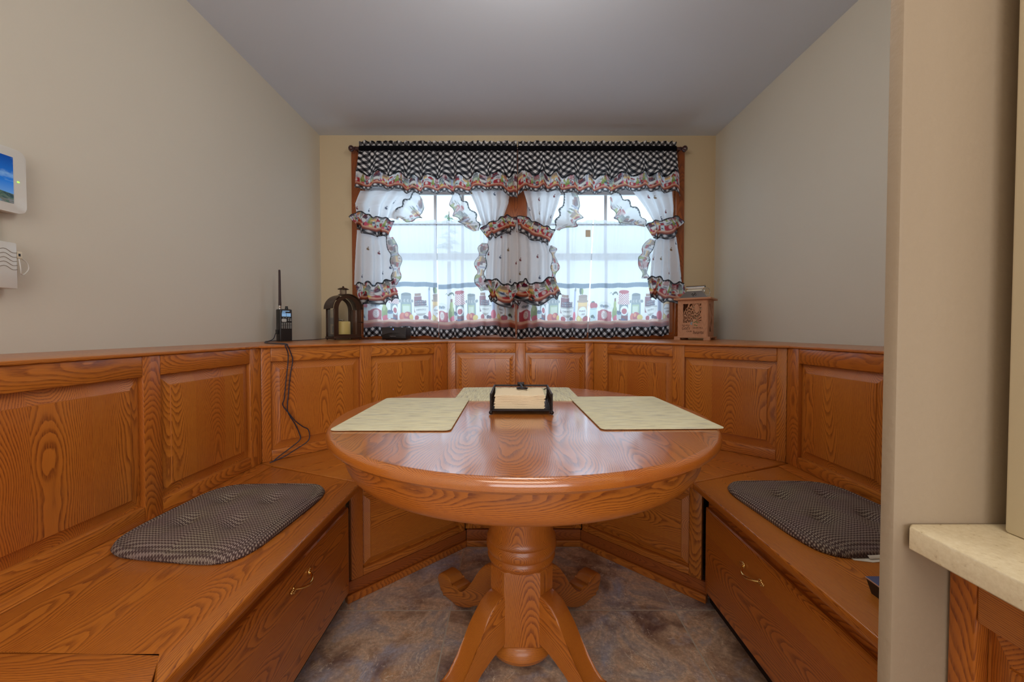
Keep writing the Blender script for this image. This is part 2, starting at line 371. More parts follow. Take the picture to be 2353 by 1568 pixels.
# back wall pierced by two window openings
OP = [(-1.10, -.045), (.105, 1.20)]; OZ = (.985, 2.13)
bm = bmesh.new(); WT = .16
xs = [XL-.12, OP[0][0], OP[0][1], OP[1][0], OP[1][1], XR+.12]; zs = [0, OZ[0], OZ[1], HC]
for i in range(5):
    for j in range(3):
        if j == 1 and i in (1, 3): continue
        bm_box(bm, xs[i], xs[i+1], YB, YB+WT, zs[j], zs[j+1])
bmesh.ops.remove_doubles(bm, verts=bm.verts, dist=1e-5)
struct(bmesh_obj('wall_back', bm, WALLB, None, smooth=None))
# windows: white vinyl frame, two sashes with grids, panes
for wi, (x0, x1) in enumerate(OP, 1):
    bm = bmesh.new(); y0, y1 = 2.905, 2.985; z0, z1 = OZ; fw = .045
    bm_box(bm, x0, x0+fw, y0, y1, z0, z1, .003); bm_box(bm, x1-fw, x1, y0, y1, z0, z1, .003)
    bm_box(bm, x0+fw, x1-fw, y0, y1, z0, z0+fw, .003); bm_box(bm, x0+fw, x1-fw, y0, y1, z1-fw, z1, .003)
    win = struct(bmesh_obj('window_%d' % wi, bm, VINYL))
    a, b = x0+fw, x1-fw; zm = 1.565; sw = .045
    for nm, s0, s1, yy in (('upper_sash', zm-.025, z1-fw, 2.955), ('lower_sash', z0+fw, zm+.025, 2.925)):
        bm = bmesh.new()
        bm_box(bm, a, a+sw, yy-.014, yy+.014, s0, s1, .002); bm_box(bm, b-sw, b, yy-.014, yy+.014, s0, s1, .002)
        bm_box(bm, a+sw, b-sw, yy-.014, yy+.014, s0, s0+.05, .002); bm_box(bm, a+sw, b-sw, yy-.014, yy+.014, s1-.05, s1, .002)
        bmesh_obj(nm, bm, VINYL, win)
        bm = bmesh.new(); gx = [(-.575, -.368), (.43, .715)][wi-1]
        for q in gx: bm_box(bm, q-.011, q+.011, yy-.004, yy+.004, s0+.05, s1-.05)
        bmesh_obj('muntin_grid', bm, VINYL, win)
        box('pane', a+sw-.005, b-sw+.005, yy+.006, yy+.010, s0+.045, s1-.045, GLASS, win, None, 0)
# oak casing on the wall round both windows
cas = thing('window_casing', 'honey oak casing framing the pair of curtained windows', 'window casing', (.06, YB, .96))
CY = YB-.018
for nm, p in (('side_casing', (-1.16, -1.10, .95, 2.345)), ('side_casing', (1.20, 1.26, .95, 2.345)), ('centre_casing', (-.05, .11, .985, 2.13)), ('head_casing', (-1.10, 1.20, 2.13, 2.345)), ('sill_casing', (-1.10, 1.20, .951, .985))):
    box(nm, p[0], p[1], CY, YB, p[2], p[3], OAKD, cas, 'z' if 'side' in nm or 'centre' in nm else 'x', .004, True)
bm = bmesh.new()
for x0, x1 in OP:
    bm_box(bm, x0, x0+.012, YB, 2.905, OZ[0], OZ[1]); bm_box(bm, x1-.012, x1, YB, 2.905, OZ[0], OZ[1])
    bm_box(bm, x0+.012, x1-.012, YB, 2.905, OZ[0], OZ[0]+.012); bm_box(bm, x0+.012, x1-.012, YB, 2.905, OZ[1]-.012, OZ[1])
bmesh_obj('jamb_lining', bm, OAKD, cas, True, 'z')

# ------------------------------------------------------------------ panelled sections
def raised_panel(name, x0, x1, z0, z1, parent, grain='z', depth=0., mat=OAK, bev=.034):
    """field raised in the middle, sloped border; local y is toward the room"""
    bm = bmesh.new(); L = [(0, -.0165), (.003, -.0165), (bev, -.0055), (bev+.001, -.0025), (bev+.004, -.002)]
    rings = []
    for ins, y in L:
        rings.append([bm.verts.new((x, y+depth, z)) for x, z in ((x0+ins, z0+ins), (x1-ins, z0+ins), (x1-ins, z1-ins), (x0+ins, z1-ins))])
    for A, B in zip(rings, rings[1:]):
        for k in range(4): bm.faces.new((A[k], A[(k+1) % 4], B[(k+1) % 4], B[k]))
    bm.faces.new(rings[-1])
    bk = [bm.verts.new((v.co.x, -.021+depth, v.co.z)) for v in rings[0]]
    for k in range(4): bm.faces.new((rings[0][k], rings[0][(k+1) % 4], bk[(k+1) % 4], bk[k]))
    bm.faces.new(bk)
    return bmesh_obj(name, bm, mat, parent, False, grain, 20)
def panelled(name, label, cat, P0, P1, z0, z1, stiles, rb, rt, grain='z', group=None, parent=None, thick=.022, bevp=.034):
    """stiles: list of (x0,x1) along the section; panels fill the gaps"""
    d = Vector((P1[0]-P0[0], P1[1]-P0[1])); L = d.length; ang = math.atan2(d.y, d.x)
    if parent is None: t = thing(name, label, cat, (P0[0], P0[1], z0), ang, group)
    else:
        t = bpy.data.objects.new(name, None); COL.objects.link(t); t.parent = parent
        q = Vector((P0[0], P0[1], z0))-parent.location; t.location = q; t.rotation_euler = (0, 0, ang)
    H = z1-z0
    for a, b in stiles: box('stile', a, min(b, L), -thick, 0, 0, H, OAK, t, 'z', .0025)
    for (a, b), (c, e) in zip(stiles, stiles[1:]):
        box('rail', b, c, -thick, -.0004, 0, rb, OAK, t, 'x', .0035); box('rail', b, c, -thick, -.0004, H-rt, H, OAK, t, 'x', .0035)
        raised_panel('raised_panel', b+.0005, c-.0005, rb, H-rt, t, grain, 0, OAK, bevp)
    return t
S = .115                                   # mirror: x -> S - x
ZS, ZC = .457, .95
cornL = (-1.045, 1.615); backL = (-.377, 2.283); cornR = (1.155, 1.615); backR = (.487, 2.283)
LDG = ZC-.010
g_w = None
panelled('wainscot_backrest', 'raised-panel oak backrest along the left wall behind the left seat cushion', 'wainscot', cornL, (-1.083, .45), ZS, LDG,
         [(0, .064), (.446, .500), (.884, .940), (1.164, 1.17)], .045, .060)
panelled('wainscot_backrest', 'angled oak backrest in the left corner with black cords hanging down it', 'wainscot', backL, cornL, ZS, LDG,
         [(0, .091), (.466, .524), (.909, .9447)], .045, .060)
panelled('wainscot_backrest', 'straight two-panel oak backrest under the window behind the table', 'wainscot', backR, backL, ZS, LDG,
         [(0, .049), (.402, .462), (.816, .864)], .045, .060)
panelled('wainscot_backrest', 'angled oak backrest in the right corner below the wooden lantern', 'wainscot', cornR, backR, ZS, LDG,
         [(0, .0357), (.421, .479), (.854, .9447)], .045, .060)
panelled('wainscot_backrest', 'raised-panel oak backrest along the right wall behind the right seat cushion', 'wainscot', (1.163, .634), cornR, ZS, LDG,
         [(0, .06), (.5, .556), (.917, .981)], .045, .060)
# ledge capping the wainscot, back to the walls
led = thing('ledge', 'oak ledge capping the panelled backrests below the window and walls', 'ledge', (0, 2.2, LDG))
n_ = .005
pieces = [([(XL, .45), (-1.083+n_, .45), (cornL[0]+n_, 1.60), (XL, 1.60)], 'y'),
          ([(XL, 1.60), (cornL[0]+n_, 1.60), (backL[0]+.006, backL[1]-n_), (backL[0]+.006, YB-.0005), (XL, YB-.0005)], (1, 1, 0)),
          ([(backL[0]+.006, backL[1]-n_), (backR[0]-.006, backR[1]-n_), (backR[0]-.006, YB-.0005), (backL[0]+.006, YB-.0005)], 'x'),
          ([(XR, 1.60), (XR, YB-.0005), (backR[0]-.006, YB-.0005), (backR[0]-.006, backR[1]-n_), (cornR[0]-n_, 1.60)], (-1, 1, 0)),
          ([(XR, .632), (XR, 1.60), (cornR[0]-n_, 1.60), (1.163-n_, .632)], 'y')]
for pts, gr in pieces:
    prism('cap_board', pts, LDG, ZC, OAK, led, gr, .0025, True, cross=(gr[1], -gr[0], 0) if isinstance(gr, tuple) else None)

# ------------------------------------------------------------------ benches (left/right storage benches, angled corners, back)
def mx(p, side): return p if side < 0 else (S-p[0], p[1])
def handle(parent, yc, z, xface, side):
    """brass pull: bow between two leafy ends, along y, standing off the door face"""
    s = 1 if side < 0 else -1; bm = bmesh.new(); L = .052
    pts = [(xface+s*(.004+.022*math.sin(math.pi*k/16)**.8), yc-L*.72+2*L*.72*k/16, z-.006*math.sin(math.pi*k/16)) for k in range(17)]
    bm_tube(bm, pts, [.0022+.0024*math.sin(math.pi*k/16) for k in range(17)], 10)
    for e in (-1, 1):
        for q, (dy, r, dz) in enumerate(((.66, .0052, 0), (.76, .0062, .001), (.86, .0056, 0), (.95, .0048, 0), (1.03, .0036, 0))):
            bm_ball(bm, (xface+s*.0035, yc+e*L*dy, z+dz), r, 2, .75, .8, 1.15)
        for q in (-1, 1): bm_ball(bm, (xface+s*.003, yc+e*L*.80, z+q*.0062), .0034, 2); bm_ball(bm, (xface+s*.003, yc+e*L*.70, z+q*.005), .003, 2)
    bmesh_obj('handle', bm, BRASS, parent, True, None, 60)
def bench_side(side):
    y0 = .575 if side < 0 else .635
    lab = 'long oak storage bench on the left with a hinged lid, brass pull and brown cushion' if side < 0 else 'long oak storage bench on the right running behind the beige pillar, with brass pull'
    t = thing('storage_bench', lab, 'bench', (mx((-.8, 0), side)[0], 1.0, 0))
    c = lambda *P: [mx(p, side) for p in P]
    xb = lambda y: -1.045-.038*(1.615-y)/1.165 - .012
    hy = .085
    nb = (-.55, 1.402)
    # hinge rail by the backrest, lid, end board mitred at the nose
    prism('hinge_rail', c((xb(y0), y0), (xb(y0)+.079, y0), (xb(1.5)+.079, 1.575), (xb(1.61), 1.612)), ZS-.022, ZS, OAK, t, 'y', .0015, True)
    prism('seat_lid', c((xb(y0)+.082, y0+hy), (nb[0]-hy*.62, y0+hy), (nb[0], y0), nb, (xb(1.5)+.082, 1.573)) if side < 0 else
          c((xb(y0)+.082, y0), (nb[0], y0), nb, (xb(1.5)+.082, 1.573)), ZS-.024, ZS, OAK, t, 'y', .006, True)
    if side < 0: prism('end_board', c((xb(y0)+.081, y0), (nb[0]-.003, y0), (nb[0]-hy*.62-.003, y0+hy-.001), (xb(y0)+.081, y0+hy-.001)), ZS-.024, ZS, OAK, t, 'x', .002, True)
    X = lambda x: mx((x, 0), side)[0]
    # carcass: face frame, door with routed edge, dark toe space
    box('face_frame', X(-.625), X(-.592), y0+.02, 1.372, .075, ZS-.0245, OAK, t, 'y', .002, True)
    bm = bmesh.new(); z0, z1 = .082, .384; ya, yb = y0+.03, 1.366
    rings = []
    for ins, xx in ((0, -.592), (0, -.582), (.004, -.578), (.022, -.5735), (.026, -.573)):
        rings.append([bm.verts.new((X(xx), y, z)) for y, z in ((ya+ins, z0+ins*.3), (yb-ins, z0+ins*.3), (yb-ins, z1-ins), (ya+ins, z1-ins))])
    for A, B in zip(rings, rings[1:]):
        for k in range(4): bm.faces.new((A[k], A[(k+1) % 4], B[(k+1) % 4], B[k]))
    bm.faces.new(rings[-1]); bm.faces.new(rings[0])
    dr = bmesh_obj('door', bm, OAK, t, True, 'y', 20)
    handle(dr, 1.043 if side < 0 else 1.088, .333 if side < 0 else .322, X(-.573), side)
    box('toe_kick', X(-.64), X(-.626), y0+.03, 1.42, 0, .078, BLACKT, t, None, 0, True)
    box('end_panel', X(-1.04), X(-.625), y0+.015, y0+.033, .0, ZS-.025, OAK, t, 'z', .002, True)
    return t
bench_side(-1); bench_side(1)
def bench_diag(side):
    lab = 'angled oak corner bench to the left of the table with a raised front panel' if side < 0 else 'angled oak corner bench to the right of the table with a raised front panel'
    c = lambda *P: [mx(p, side) for p in P]
    t = thing('corner_bench', lab, 'bench', (mx((-.55, 0), side)[0], 1.8, 0))
    gv = (1, 1, 0) if side < 0 else (-1, 1, 0)
    prism('seat_board', c((-1.056, 1.619), (-.5495, 1.4045), (-.198, 1.755), (-.380, 2.296)), ZS-.024, ZS-.0004, OAK, t, gv, .006, True, cross=(gv[1], -gv[0], 0))
    a, b = (-.598, 1.432), (-.217, 1.796)
    P0, P1 = (b, a) if side < 0 else (mx(a, 1), mx(b, 1))
    L = math.dist(a, b)
    fr = panelled('front_frame', None, None, P0, P1, .075, ZS-.026, [(0, .030), (L-.045, L)] if side < 0 else [(0, .045), (L-.03, L)], .028, .045, 'x', parent=t, bevp=.030)
    # base moulding, set on the floor, top edge rounded
    d = (Vector(b)-Vector(a)).normalized(); nrm = Vector((d.y, -d.x))
    A = Vector(a)+nrm*.001-d*.02; B = Vector(b)+nrm*.001+d*.006
    prism('base_moulding', c(tuple(A), tuple(A+nrm*.012), tuple(B+nrm*.012), tuple(B)), 0, .030, OAK, t, gv, .004, True, cross=(0, 0, 1))
    prism('plinth', c(tuple(A-nrm*.014), tuple(A-nrm*.001), tuple(B-nrm*.001), tuple(B-nrm*.014)), 0, .0745, OAKD, t, gv, .001, True, cross=(0, 0, 1))
bench_diag(-1); bench_diag(1)
t = thing('back_bench', 'short oak bench section behind the table, under the window', 'bench', (.055, 2.0, 0))
prism('seat_board', [(-.1975, 1.755), (.3125, 1.755), (.494, 2.296), (-.379, 2.296)], ZS-.024, ZS-.0002, OAK, t, 'x', .006, True)
panelled('front_frame', None, None, (.332, 1.812), (-.217, 1.812), .075, ZS-.026, [(0, .035), (.514, .549)], .028, .045, 'x', parent=t, bevp=.030)
box('base_moulding', -.21, .326, 1.788, 1.80, 0, .030, OAK, t, 'x', .004, True)
box('plinth', -.21, .326, 1.801, 1.815, 0, .0745, OAKD, t, 'x', .001, True)

# ------------------------------------------------------------------ table
TX, TY = .032, 1.210
tab = thing('pedestal_table', 'round honey oak pedestal table in the middle of the nook', 'table', (TX, TY, 0))
TR = .555
prof = [(0, .728), (TR-.02, .728), (TR-.006, .731), (TR-.001, .737), (TR, .743), (TR-.001, .750), (TR-.005, .7565), (TR-.010, .7595), (TR-.014, .76), (0, .76)]
lathe('tabletop', prof, OAKT, tab, 160, 'y', 30)
# apron: grain runs round the hoop
bm = bmesh.new(); AR = .512; ap = [(AR-.02, .7275), (AR-.003, .7275), (AR, .724), (AR+.001, .705), (AR, .686), (AR-.003, .670), (AR-.009, .657), (AR-.017, .648), (AR-.026, .644), (AR-.034, .648), (AR-.02, .7275)]
seg = 160; rows = [[bm.verts.new((r*math.cos(2*math.pi*k/seg), r*math.sin(2*math.pi*k/seg), z)) for k in range(seg+1)] for r, z in ap]
for A, B in zip(rows, rows[1:]):
    for k in range(seg): bm.faces.new((A[k], A[k+1], B[k+1], B[k]))
bmesh.ops.rotate(bm, verts=bm.verts, matrix=Matrix.Rotation(R(90), 3, 'Z'))
o = bmesh_obj('apron', bm, OAK, tab, False, None, 35); me = o.data
co = np.empty(len(me.vertices)*3, 'f'); me.vertices.foreach_get('co', co); co = co.reshape(-1, 3)
th = np.arctan2(co[:, 0], -co[:, 1])
at = me.attributes.new('wood', 'FLOAT_VECTOR', 'POINT'); at.data.foreach_set('vector', np.stack([co[:, 2]-.69+.0605, AR-np.hypot(co[:, 0], co[:, 1])+.01, th*AR], 1).astype('f').ravel())
s_ = me.attributes.new('wseed', 'FLOAT', 'POINT'); s_.data.foreach_set('value', np.full(len(me.vertices), 41., 'f'))
lathe('column', [(.0, .7275), (.101, .7275), (.099, .42), (.099, .395), (.101, .384), (.105, .375), (.108, .372), (.104, .368), (.107, .362), (.110, .352), (.109, .341), (.104, .333), (.101, .330), (.105, .324), (.106, .316), (.102, .306), (.096, .300), (.0, .300)], OAK, tab, 64, 'z', 28)
h, k = .093, .053
sq = [(k, -h), (h, -k), (h, k), (k, h), (-k, h), (-h, k), (-h, -k), (-k, -h)]
prism('column_base', sq, .080, .306, OAK, tab, 'z', .004)
lathe('foot_disc', [(0, .026), (.088, .026), (.102, .034), (.108, .047), (.106, .062), (.098, .076), (.09, .081), (0, .081)], OAK, tab, 64, 'x', 30)
legp = [(.055, .235), (.095, .237), (.120, .233), (.145, .220), (.166, .199), (.186, .170), (.206, .139), (.228, .100), (.252, .074), (.272, .061), (.283, .058), (.289, .061), (.292, .068), (.300, .071), (.326, .069), (.333, .065),
        (.337, .071), (.344, .079), (.353, .083), (.384, .083), (.402, .078), (.417, .066), (.421, .056), (.420, .040), (.410, .026), (.394, .018), (.392, .008), (.380, .006), (.372, 0), (.300, 0),
        (.262, .012), (.226, .034), (.190, .060), (.158, .082), (.130, .094), (.055, .096)]
for i in range(4):
    bm = bmesh.new(); bm_prism(bm, legp, -.030, .030, .006, 3, 'y')
    lg = bmesh_obj('leg', bm, OAK, tab, False, (1, 0, -.35), 35, cross=(.35, 0, 1)); lg.rotation_euler = (0, 0, R(45+90*i))

# ------------------------------------------------------------------ placemats
def rrect(w, h, r, n=6):
    out = []
    for cx, cy, a0 in ((w-r, h-r, 0), (-w+r, h-r, 90), (-w+r, -h+r, 180), (w-r, -h+r, 270)):
        for k in range(n+1): a = R(a0+90*k/n); out.append((cx+r*math.cos(a), cy+r*math.sin(a)))
    return out
def placemat(label, cx, cy, z, w, h, rz):
    o = prism('placemat', rrect(w/2, h/2, .014), 0, .002, STRAW, None, None, .0006)
    me = o.data; co = np.empty(len(me.vertices)*3, 'f'); me.vertices.foreach_get('co', co); co = co.reshape(-1, 3)
    at = me.attributes.new('wood', 'FLOAT_VECTOR', 'POINT'); at.data.foreach_set('vector', np.stack([co[:, 0]+cx*3, co[:, 2], co[:, 1]+cy], 1).astype('f').ravel())
    o.location = (cx, cy, z); o.rotation_euler = (0, 0, rz); tag(o, label, 'placemat', 'placemats on the round table')
placemat('woven straw placemat on the table to the left of the napkin holder', -.306, 1.199, .7623, .46, .306, R(90))
placemat('woven straw placemat on the table to the right of the napkin holder', .384, 1.220, .7623, .475, .322, R(91.5))
placemat('woven straw placemat on the far side of the table behind the napkin holder', .022, 1.545, .7601, .462, .318, R(0))

# ------------------------------------------------------------------ napkin holder and napkins
nh = thing('napkin_holder', 'black iron napkin holder full of napkins in the middle of the table', 'napkin holder', (.032, 1.255, .76), R(-1))
w, z1 = .092, .062
bm = bmesh.new(); fr = [(-w, -w), (w, -w), (w, w), (-w, w)]
bm_tube(bm, [(x, y, .013) for x, y in fr], .003, 8, True)
bm_box(bm, -w, w, -w, w, .011, .0135)
for sx in (-1, 1):
    for sy in (-1, 1): bm_tube(bm, [(sx*w, sy*w, .012), (sx*w, sy*w, z1)], .003, 8)
    bm_tube(bm, [(sx*w, -w, z1), (sx*w, w, z1)], .0032, 8)
bm_tube(bm, [(-w, w, z1), (w, w, z1)], .0032, 8)
bmesh_obj('frame', bm, BLACKM, nh, smooth=50)
for sx in (-1, 1):
    for sy in (-1, 1):
        bm = bmesh.new(); bm_ball(bm, (sx*w, sy*w, .0065), .0065, 2); bmesh_obj('foot', bm, BLACKM, nh, smooth=60)
for sx in (-1, 1):
    bm = bmesh.new()
    for q in range(5):
        y = -w+.03+q*.031
        bm_tube(bm, spline([(sx*w, y-.012, .014), (sx*w, y+.006, .028), (sx*w, y-.004, .045), (sx*w, y+.010, .060)], 5), .0018, 6)
    bmesh_obj('side_scrolls', bm, BLACKM, nh, smooth=60)
bm = bmesh.new()
bm_box(bm, -.012, .012, w-.004, w+.002, z1, z1+.012, .001); bm_tube(bm, [(0, w, z1+.006), (0, w-.02, z1+.006), (.004, w-.045, z1-.002)], .0035, 8)
bmesh_obj('hold_down_arm', bm, BLACKM, nh, smooth=60)
bm = bmesh.new()
bm_tube(bm, spline([(w-.012, w-.01, .05), (w-.004, .05, .058), (w-.006, .02, .05), (w-.012, 0, .03)], 6), .002, 6)
bmesh_obj('side_hook', bm, BLACKM, nh, smooth=60)
bm = bmesh.new()
bm_tube(bm, [(.004+.017*math.cos(2*math.pi*k/20), w-.055+.017*math.sin(2*math.pi*k/20), .0612) for k in range(20)], .0026, 8, True)
bm_tube(bm, [(-.013, w-.055, .0612), (.021, w-.055, .0612)], .0022, 6)
bmesh_obj('clamp_ring', bm, BLACKM, nh, smooth=60)
for i in range(15):
    nx, ny = 24, 8; hw = .076+.0012*math.sin(i*2.3); hd = .078
    X, Y = np.meshgrid(np.linspace(-hw, hw, nx), np.linspace(-hd, hd-.01, ny))
    base = .0150+i*.00275; jx = .0015*math.sin(i*1.7)-.006+.0007*i*.2
    amp = .0009*(i/14)
    wv = amp*np.sin(X*60+i*.23)+amp*.6*np.sin(X*110+1)
    top = np.stack([X+jx, Y, base+.0022+wv], -1).reshape(-1, 3); bot = np.stack([X+jx, Y-.0004, base+wv], -1).reshape(-1, 3)
    vs = np.concatenate([top, bot]); N = nx*ny; F = []
    for r_ in range(ny-1):
        for c_ in range(nx-1):
            q = r_*nx+c_; F.append((q, q+1, q+nx+1, q+nx)); F.append((N+q, N+q+nx, N+q+nx+1, N+q+1))
    for c_ in range(nx-1): F.append((c_, N+c_, N+c_+1, c_+1)); q = (ny-1)*nx+c_; F.append((q, q+1, N+q+1, N+q))
    for r_ in range(ny-1): q = r_*nx; F.append((q, q+nx, N+q+nx, N+q)); q += nx-1; F.append((q, N+q, N+q+nx, q+nx))
    me = bpy.data.meshes.new('paper_napkin'); me.from_pydata(vs.tolist(), [], F); me.materials.append(NAP)
    o = bpy.data.objects.new('paper_napkin', me); COL.objects.link(o); o.location = (.032, 1.255, .76); o.rotation_euler = (0, 0, R(-1))
    tag(o, 'folded cream paper napkin stacked in the black iron holder' if i < 14 else 'topmost cream paper napkin of the stack, under the black hold-down arm', 'napkin', 'napkins stacked in the iron holder')

# ------------------------------------------------------------------ seat cushions
def cushion(label, cx, cy, mirror, rz):
    nu, nv = 96, 100
    s = np.linspace(-1, 1, nu); t_ = np.linspace(-1, 1, nv); Sx, Ty = np.meshgrid(s, t_)
    # square to rounded shape
    def disc(a, b, p=5.0):
        m = np.maximum(np.abs(a), np.abs(b))+1e-9; l = (np.abs(a)**p+np.abs(b)**p)**(1/p)+1e-9
        return a*m/l, b*m/l
    u, v = disc(Sx, Ty)
    hy = .218*(1+.07*u)
    X = u*.198; Y = v*hy
    rim = np.maximum(np.abs(Sx), np.abs(Ty))
    Z = .034*np.clip(1-rim**3.2, 0, 1)**.62+.007
    for a, b in ((-.36, -.33), (-.36, .33), (.36, -.33), (.36, .33)):
        d2 = ((u-a)**2+(v-b)**2); Z -= .022*np.exp(-d2/.016)+.007*np.exp(-d2/.10)
    Z += .0025*np.sin(u*9+1)*np.sin(v*8)*(1-rim**3)
    Z += np.where(rim > .93, .006*np.exp(-((rim-.965)/.02)**2), 0)
    Z -= .0045*np.exp(-((rim-.90)/.025)**2)
    Z = np.maximum(Z, .004)
    N = nu*nv; top = np.stack([X*(1 if mirror > 0 else -1), Y, Z], -1).reshape(-1, 3); bot = top*[1, 1, 0]*[.985, .985, 0]
    vs = np.concatenate([top, bot]); F = []
    for r_ in range(nv-1):
        for c_ in range(nu-1): q = r_*nu+c_; F.append((q, q+1, q+nu+1, q+nu)); F.append((N+q, N+q+nu, N+q+nu+1, N+q+1))
    for c_ in range(nu-1): F.append((c_, N+c_, N+c_+1, c_+1)); q = (nv-1)*nu+c_; F.append((q, q+1, N+q+1, N+q))
    for r_ in range(nv-1): q = r_*nu; F.append((q, q+nu, N+q+nu, N+q)); q += nu-1; F.append((q, N+q, N+q+nu, q+nu))
    me = bpy.data.meshes.new('seat_cushion'); me.from_pydata(vs.tolist(), [], F)
    bm = bmesh.new(); bm.from_mesh(me); bmesh.ops.recalc_face_normals(bm, faces=bm.faces); bm.to_mesh(me); bm.free()
    me.shade_smooth(); setwood(me, 'x', cross='y'); me.materials.append(WEAVE)
    o = bpy.data.objects.new('seat_cushion', me); COL.objects.link(o); o.location = (cx, cy, ZS); o.rotation_euler = (0, 0, rz)
    tag(o, label, 'cushion', 'tufted brown seat cushions')
cushion('tufted brown woven seat pad on the left bench', -.828, 1.135, 1, R(-3))
cushion('tufted brown woven seat pad on the right bench, cut off by the pillar', .945, 1.158, -1, R(3))
# folded paper under the right cushion, and the small box by the pillar
me = bpy.data.meshes.new('folded_paper'); pv = []; pf = []
for k in range(13):
    a = k/12; x = .80+.0; ang = math.pi*a
    for y in (0, 1):
        r = .006; px_ = .030*(1-a) if a < .5 else .030*a
        pv.append((.868-.004*y+ (.055*y), .935-.022*math.cos(ang)*(.5)+.004*y, ZS+.003+.007*math.sin(ang)*(1-.2*y)))
for k in range(12): pf.append((2*k, 2*k+1, 2*k+3, 2*k+2))
me.from_pydata(pv, [], pf); me.materials.append(PAPER); me.shade_smooth()
pc = thing('folded_papers', 'white printed papers sticking out from under the right seat cushion', 'paper', (.90, .93, ZS))
me.transform(Matrix.Translation((-.90, -.93, -ZS))); link('rolled_sheet', me, PAPER, pc)
prism('flat_sheet', [(.83, .925), (.868, .915), (.95, .925), (.95, 1.0), (.84, 1.0)], ZS+.0002, ZS+.0016, PAPER, pc, None, .0003, True)
BLUE = simple('blue_glossy_cover', lin(50, 84, 130), .2, 0, .5)
bx = thing('small_box', 'black-sided box with a glossy blue top lying on the right bench beside the pillar', 'box', (.85, .74, ZS), R(0))
bm = bmesh.new(); lo = [(.756, .638), (.945, .638), (.945, .808), (.764, .808)]; hi = [(.752, .635), (.95, .635), (.95, .815), (.758, .815)]
A = [bm.verts.new((x, y, ZS)) for x, y in lo]; B = [bm.verts.new((x, y, ZS+.030)) for x, y in hi]
bm.faces.new(A[::-1]); bm.faces.new(B)
for k in range(4): bm.faces.new((A[k], A[(k+1) % 4], B[(k+1) % 4], B[k]))
bmesh_obj('tray_body', bm, BLACKP, bx, True, smooth=None)
prism('cover', hi, ZS+.0302, ZS+.0325, BLUE, bx, None, .0006, True)
tube('edge_band', [(x, y, ZS+.0302) for x, y in hi], .0016, simple('pink_edge', lin(200, 160, 140), .4), bx, 6, True, world=True)

# ------------------------------------------------------------------ foreground counter at right
cb = thing('base_cabinet', 'low oak cabinet with a raised side panel at the right edge, under the stone counter', 'cabinet', (.9, 0, 0))
box('carcass', .600, 1.2, -.6, .505, 0, .7295, OAK, cb, 'z', .002, True)
panelled('side_panel', None, None, (.579, -.55), (.579, .504), 0, .7295, [(0, .06), (.5, .56), (1.024, 1.054)], .08, .078, 'z', parent=cb, bevp=.03)
struct_none = None
ct = prism('countertop', [(.527, .505), (.518, .497), (.516, -.6), (1.22, -.6), (1.22, .505)], .730, .760, QUARTZ, None, None, .0025)
tag(ct, 'speckled cream stone countertop jutting in at the lower right', 'countertop')
o = box('trim_1', .624, 1.2, .25, .484, .760, HC, TRIMW, None, None, .004); struct(o)

# ------------------------------------------------------------------ left wall devices
XW = XL
dp = thing('digital_photo_frame', 'white framed digital picture screen showing a blue sky landscape on the left wall', 'screen', (XW, .98, 1.42))
def wallpoly(y0, y1, z0, z1, r): return [(y0+(y1-y0)/2+p[0], z0+(z1-z0)/2+p[1]) for p in rrect((y1-y0)/2, (z1-z0)/2, r)]
prism('bezel', wallpoly(.80, 1.112, 1.338, 1.512, .018), XW+.004, XW+.030, WHITEP, dp, None, .0012, True, axis='x', seg=2)
def screen_mat():
    m, n, p = NT('landscape_screen'); g = G(n); tc = g.new('ShaderNodeTexCoord'); x, y, z = g.sep(tc.outputs['Object'])
    nz = g.noise(g.comb(0, g.math('MULTIPLY', y, 14), g.math('MULTIPLY', z, 40)), 1, 4, .6)[0]
    sky = g.ramp(g.math('ADD', g.math('MULTIPLY', z, 6.5), .45), [(0, lin(120, 165, 205)), (.45, lin(30, 110, 200)), (1, lin(8, 50, 130))])
    sky = g.mix(g.math('MULTIPLY', g.math('SUBTRACT', nz, .52), 4, clamp=True), sky, lin(140, 180, 215))
    n3 = g.noise(g.comb(0, g.math('MULTIPLY', y, 40), g.math('MULTIPLY', z, 70)), 1, 4, .6, 1)[0]
    land = g.ramp(n3, [(.35, lin(30, 50, 60)), (.48, lin(70, 96, 80)), (.56, lin(110, 100, 96)), (.7, lin(90, 140, 160))])
    hor = g.math('GREATER_THAN', g.math('ADD', z, g.math('MULTIPLY', y, .10)), -.022)
    c = g.mix(hor, land, sky)
    n.links.new(c, p.inputs['Base Color']); n.links.new(c, p.inputs['Emission Color']); p.inputs['Emission Strength'].default_value = .35; p.inputs['Roughness'].default_value = .12; return m
sc_ = prism('display', wallpoly(.83, 1.083, 1.362, 1.488, .001), XW+.0301, XW+.0308, screen_mat(), dp, None, 0, True, axis='x')
bm = bmesh.new(); bm_ball(bm, (XW+.0305, 1.094, 1.425), .0022, 2, .5, 1.4, 1); bmesh_obj('power_light', bm, simple('green_led', (.3, 1, .1), .4, emis=(.4, 1, .1), es=1.2), dp, True)
box('mounting_arm', XW+.001, XW+.012, .99, 1.066, 1.256, 1.337, WHITEP, dp, None, .003, True)
dp.location.y -= .011
ic = thing('wall_chime', 'white plastic wall box with wavy grooves below the picture screen on the left wall', 'wall box', (XW, 1.0, 1.19))
box('housing', XW+.001, XW+.040, .93, 1.088, 1.128, 1.2535, WHITEP, ic, None, .003, True)
bm = bmesh.new()
for q in range(5):
    zz = 1.228-q*.0115
    pts = [(XW+.0402, y, zz+.007*math.exp(-((y-1.06)/.011)**2)-.003*math.exp(-((y-1.078)/.008)**2)) for y in np.linspace(.95, 1.0875, 30)]
    bm_tube(bm, pts, .0009, 5)
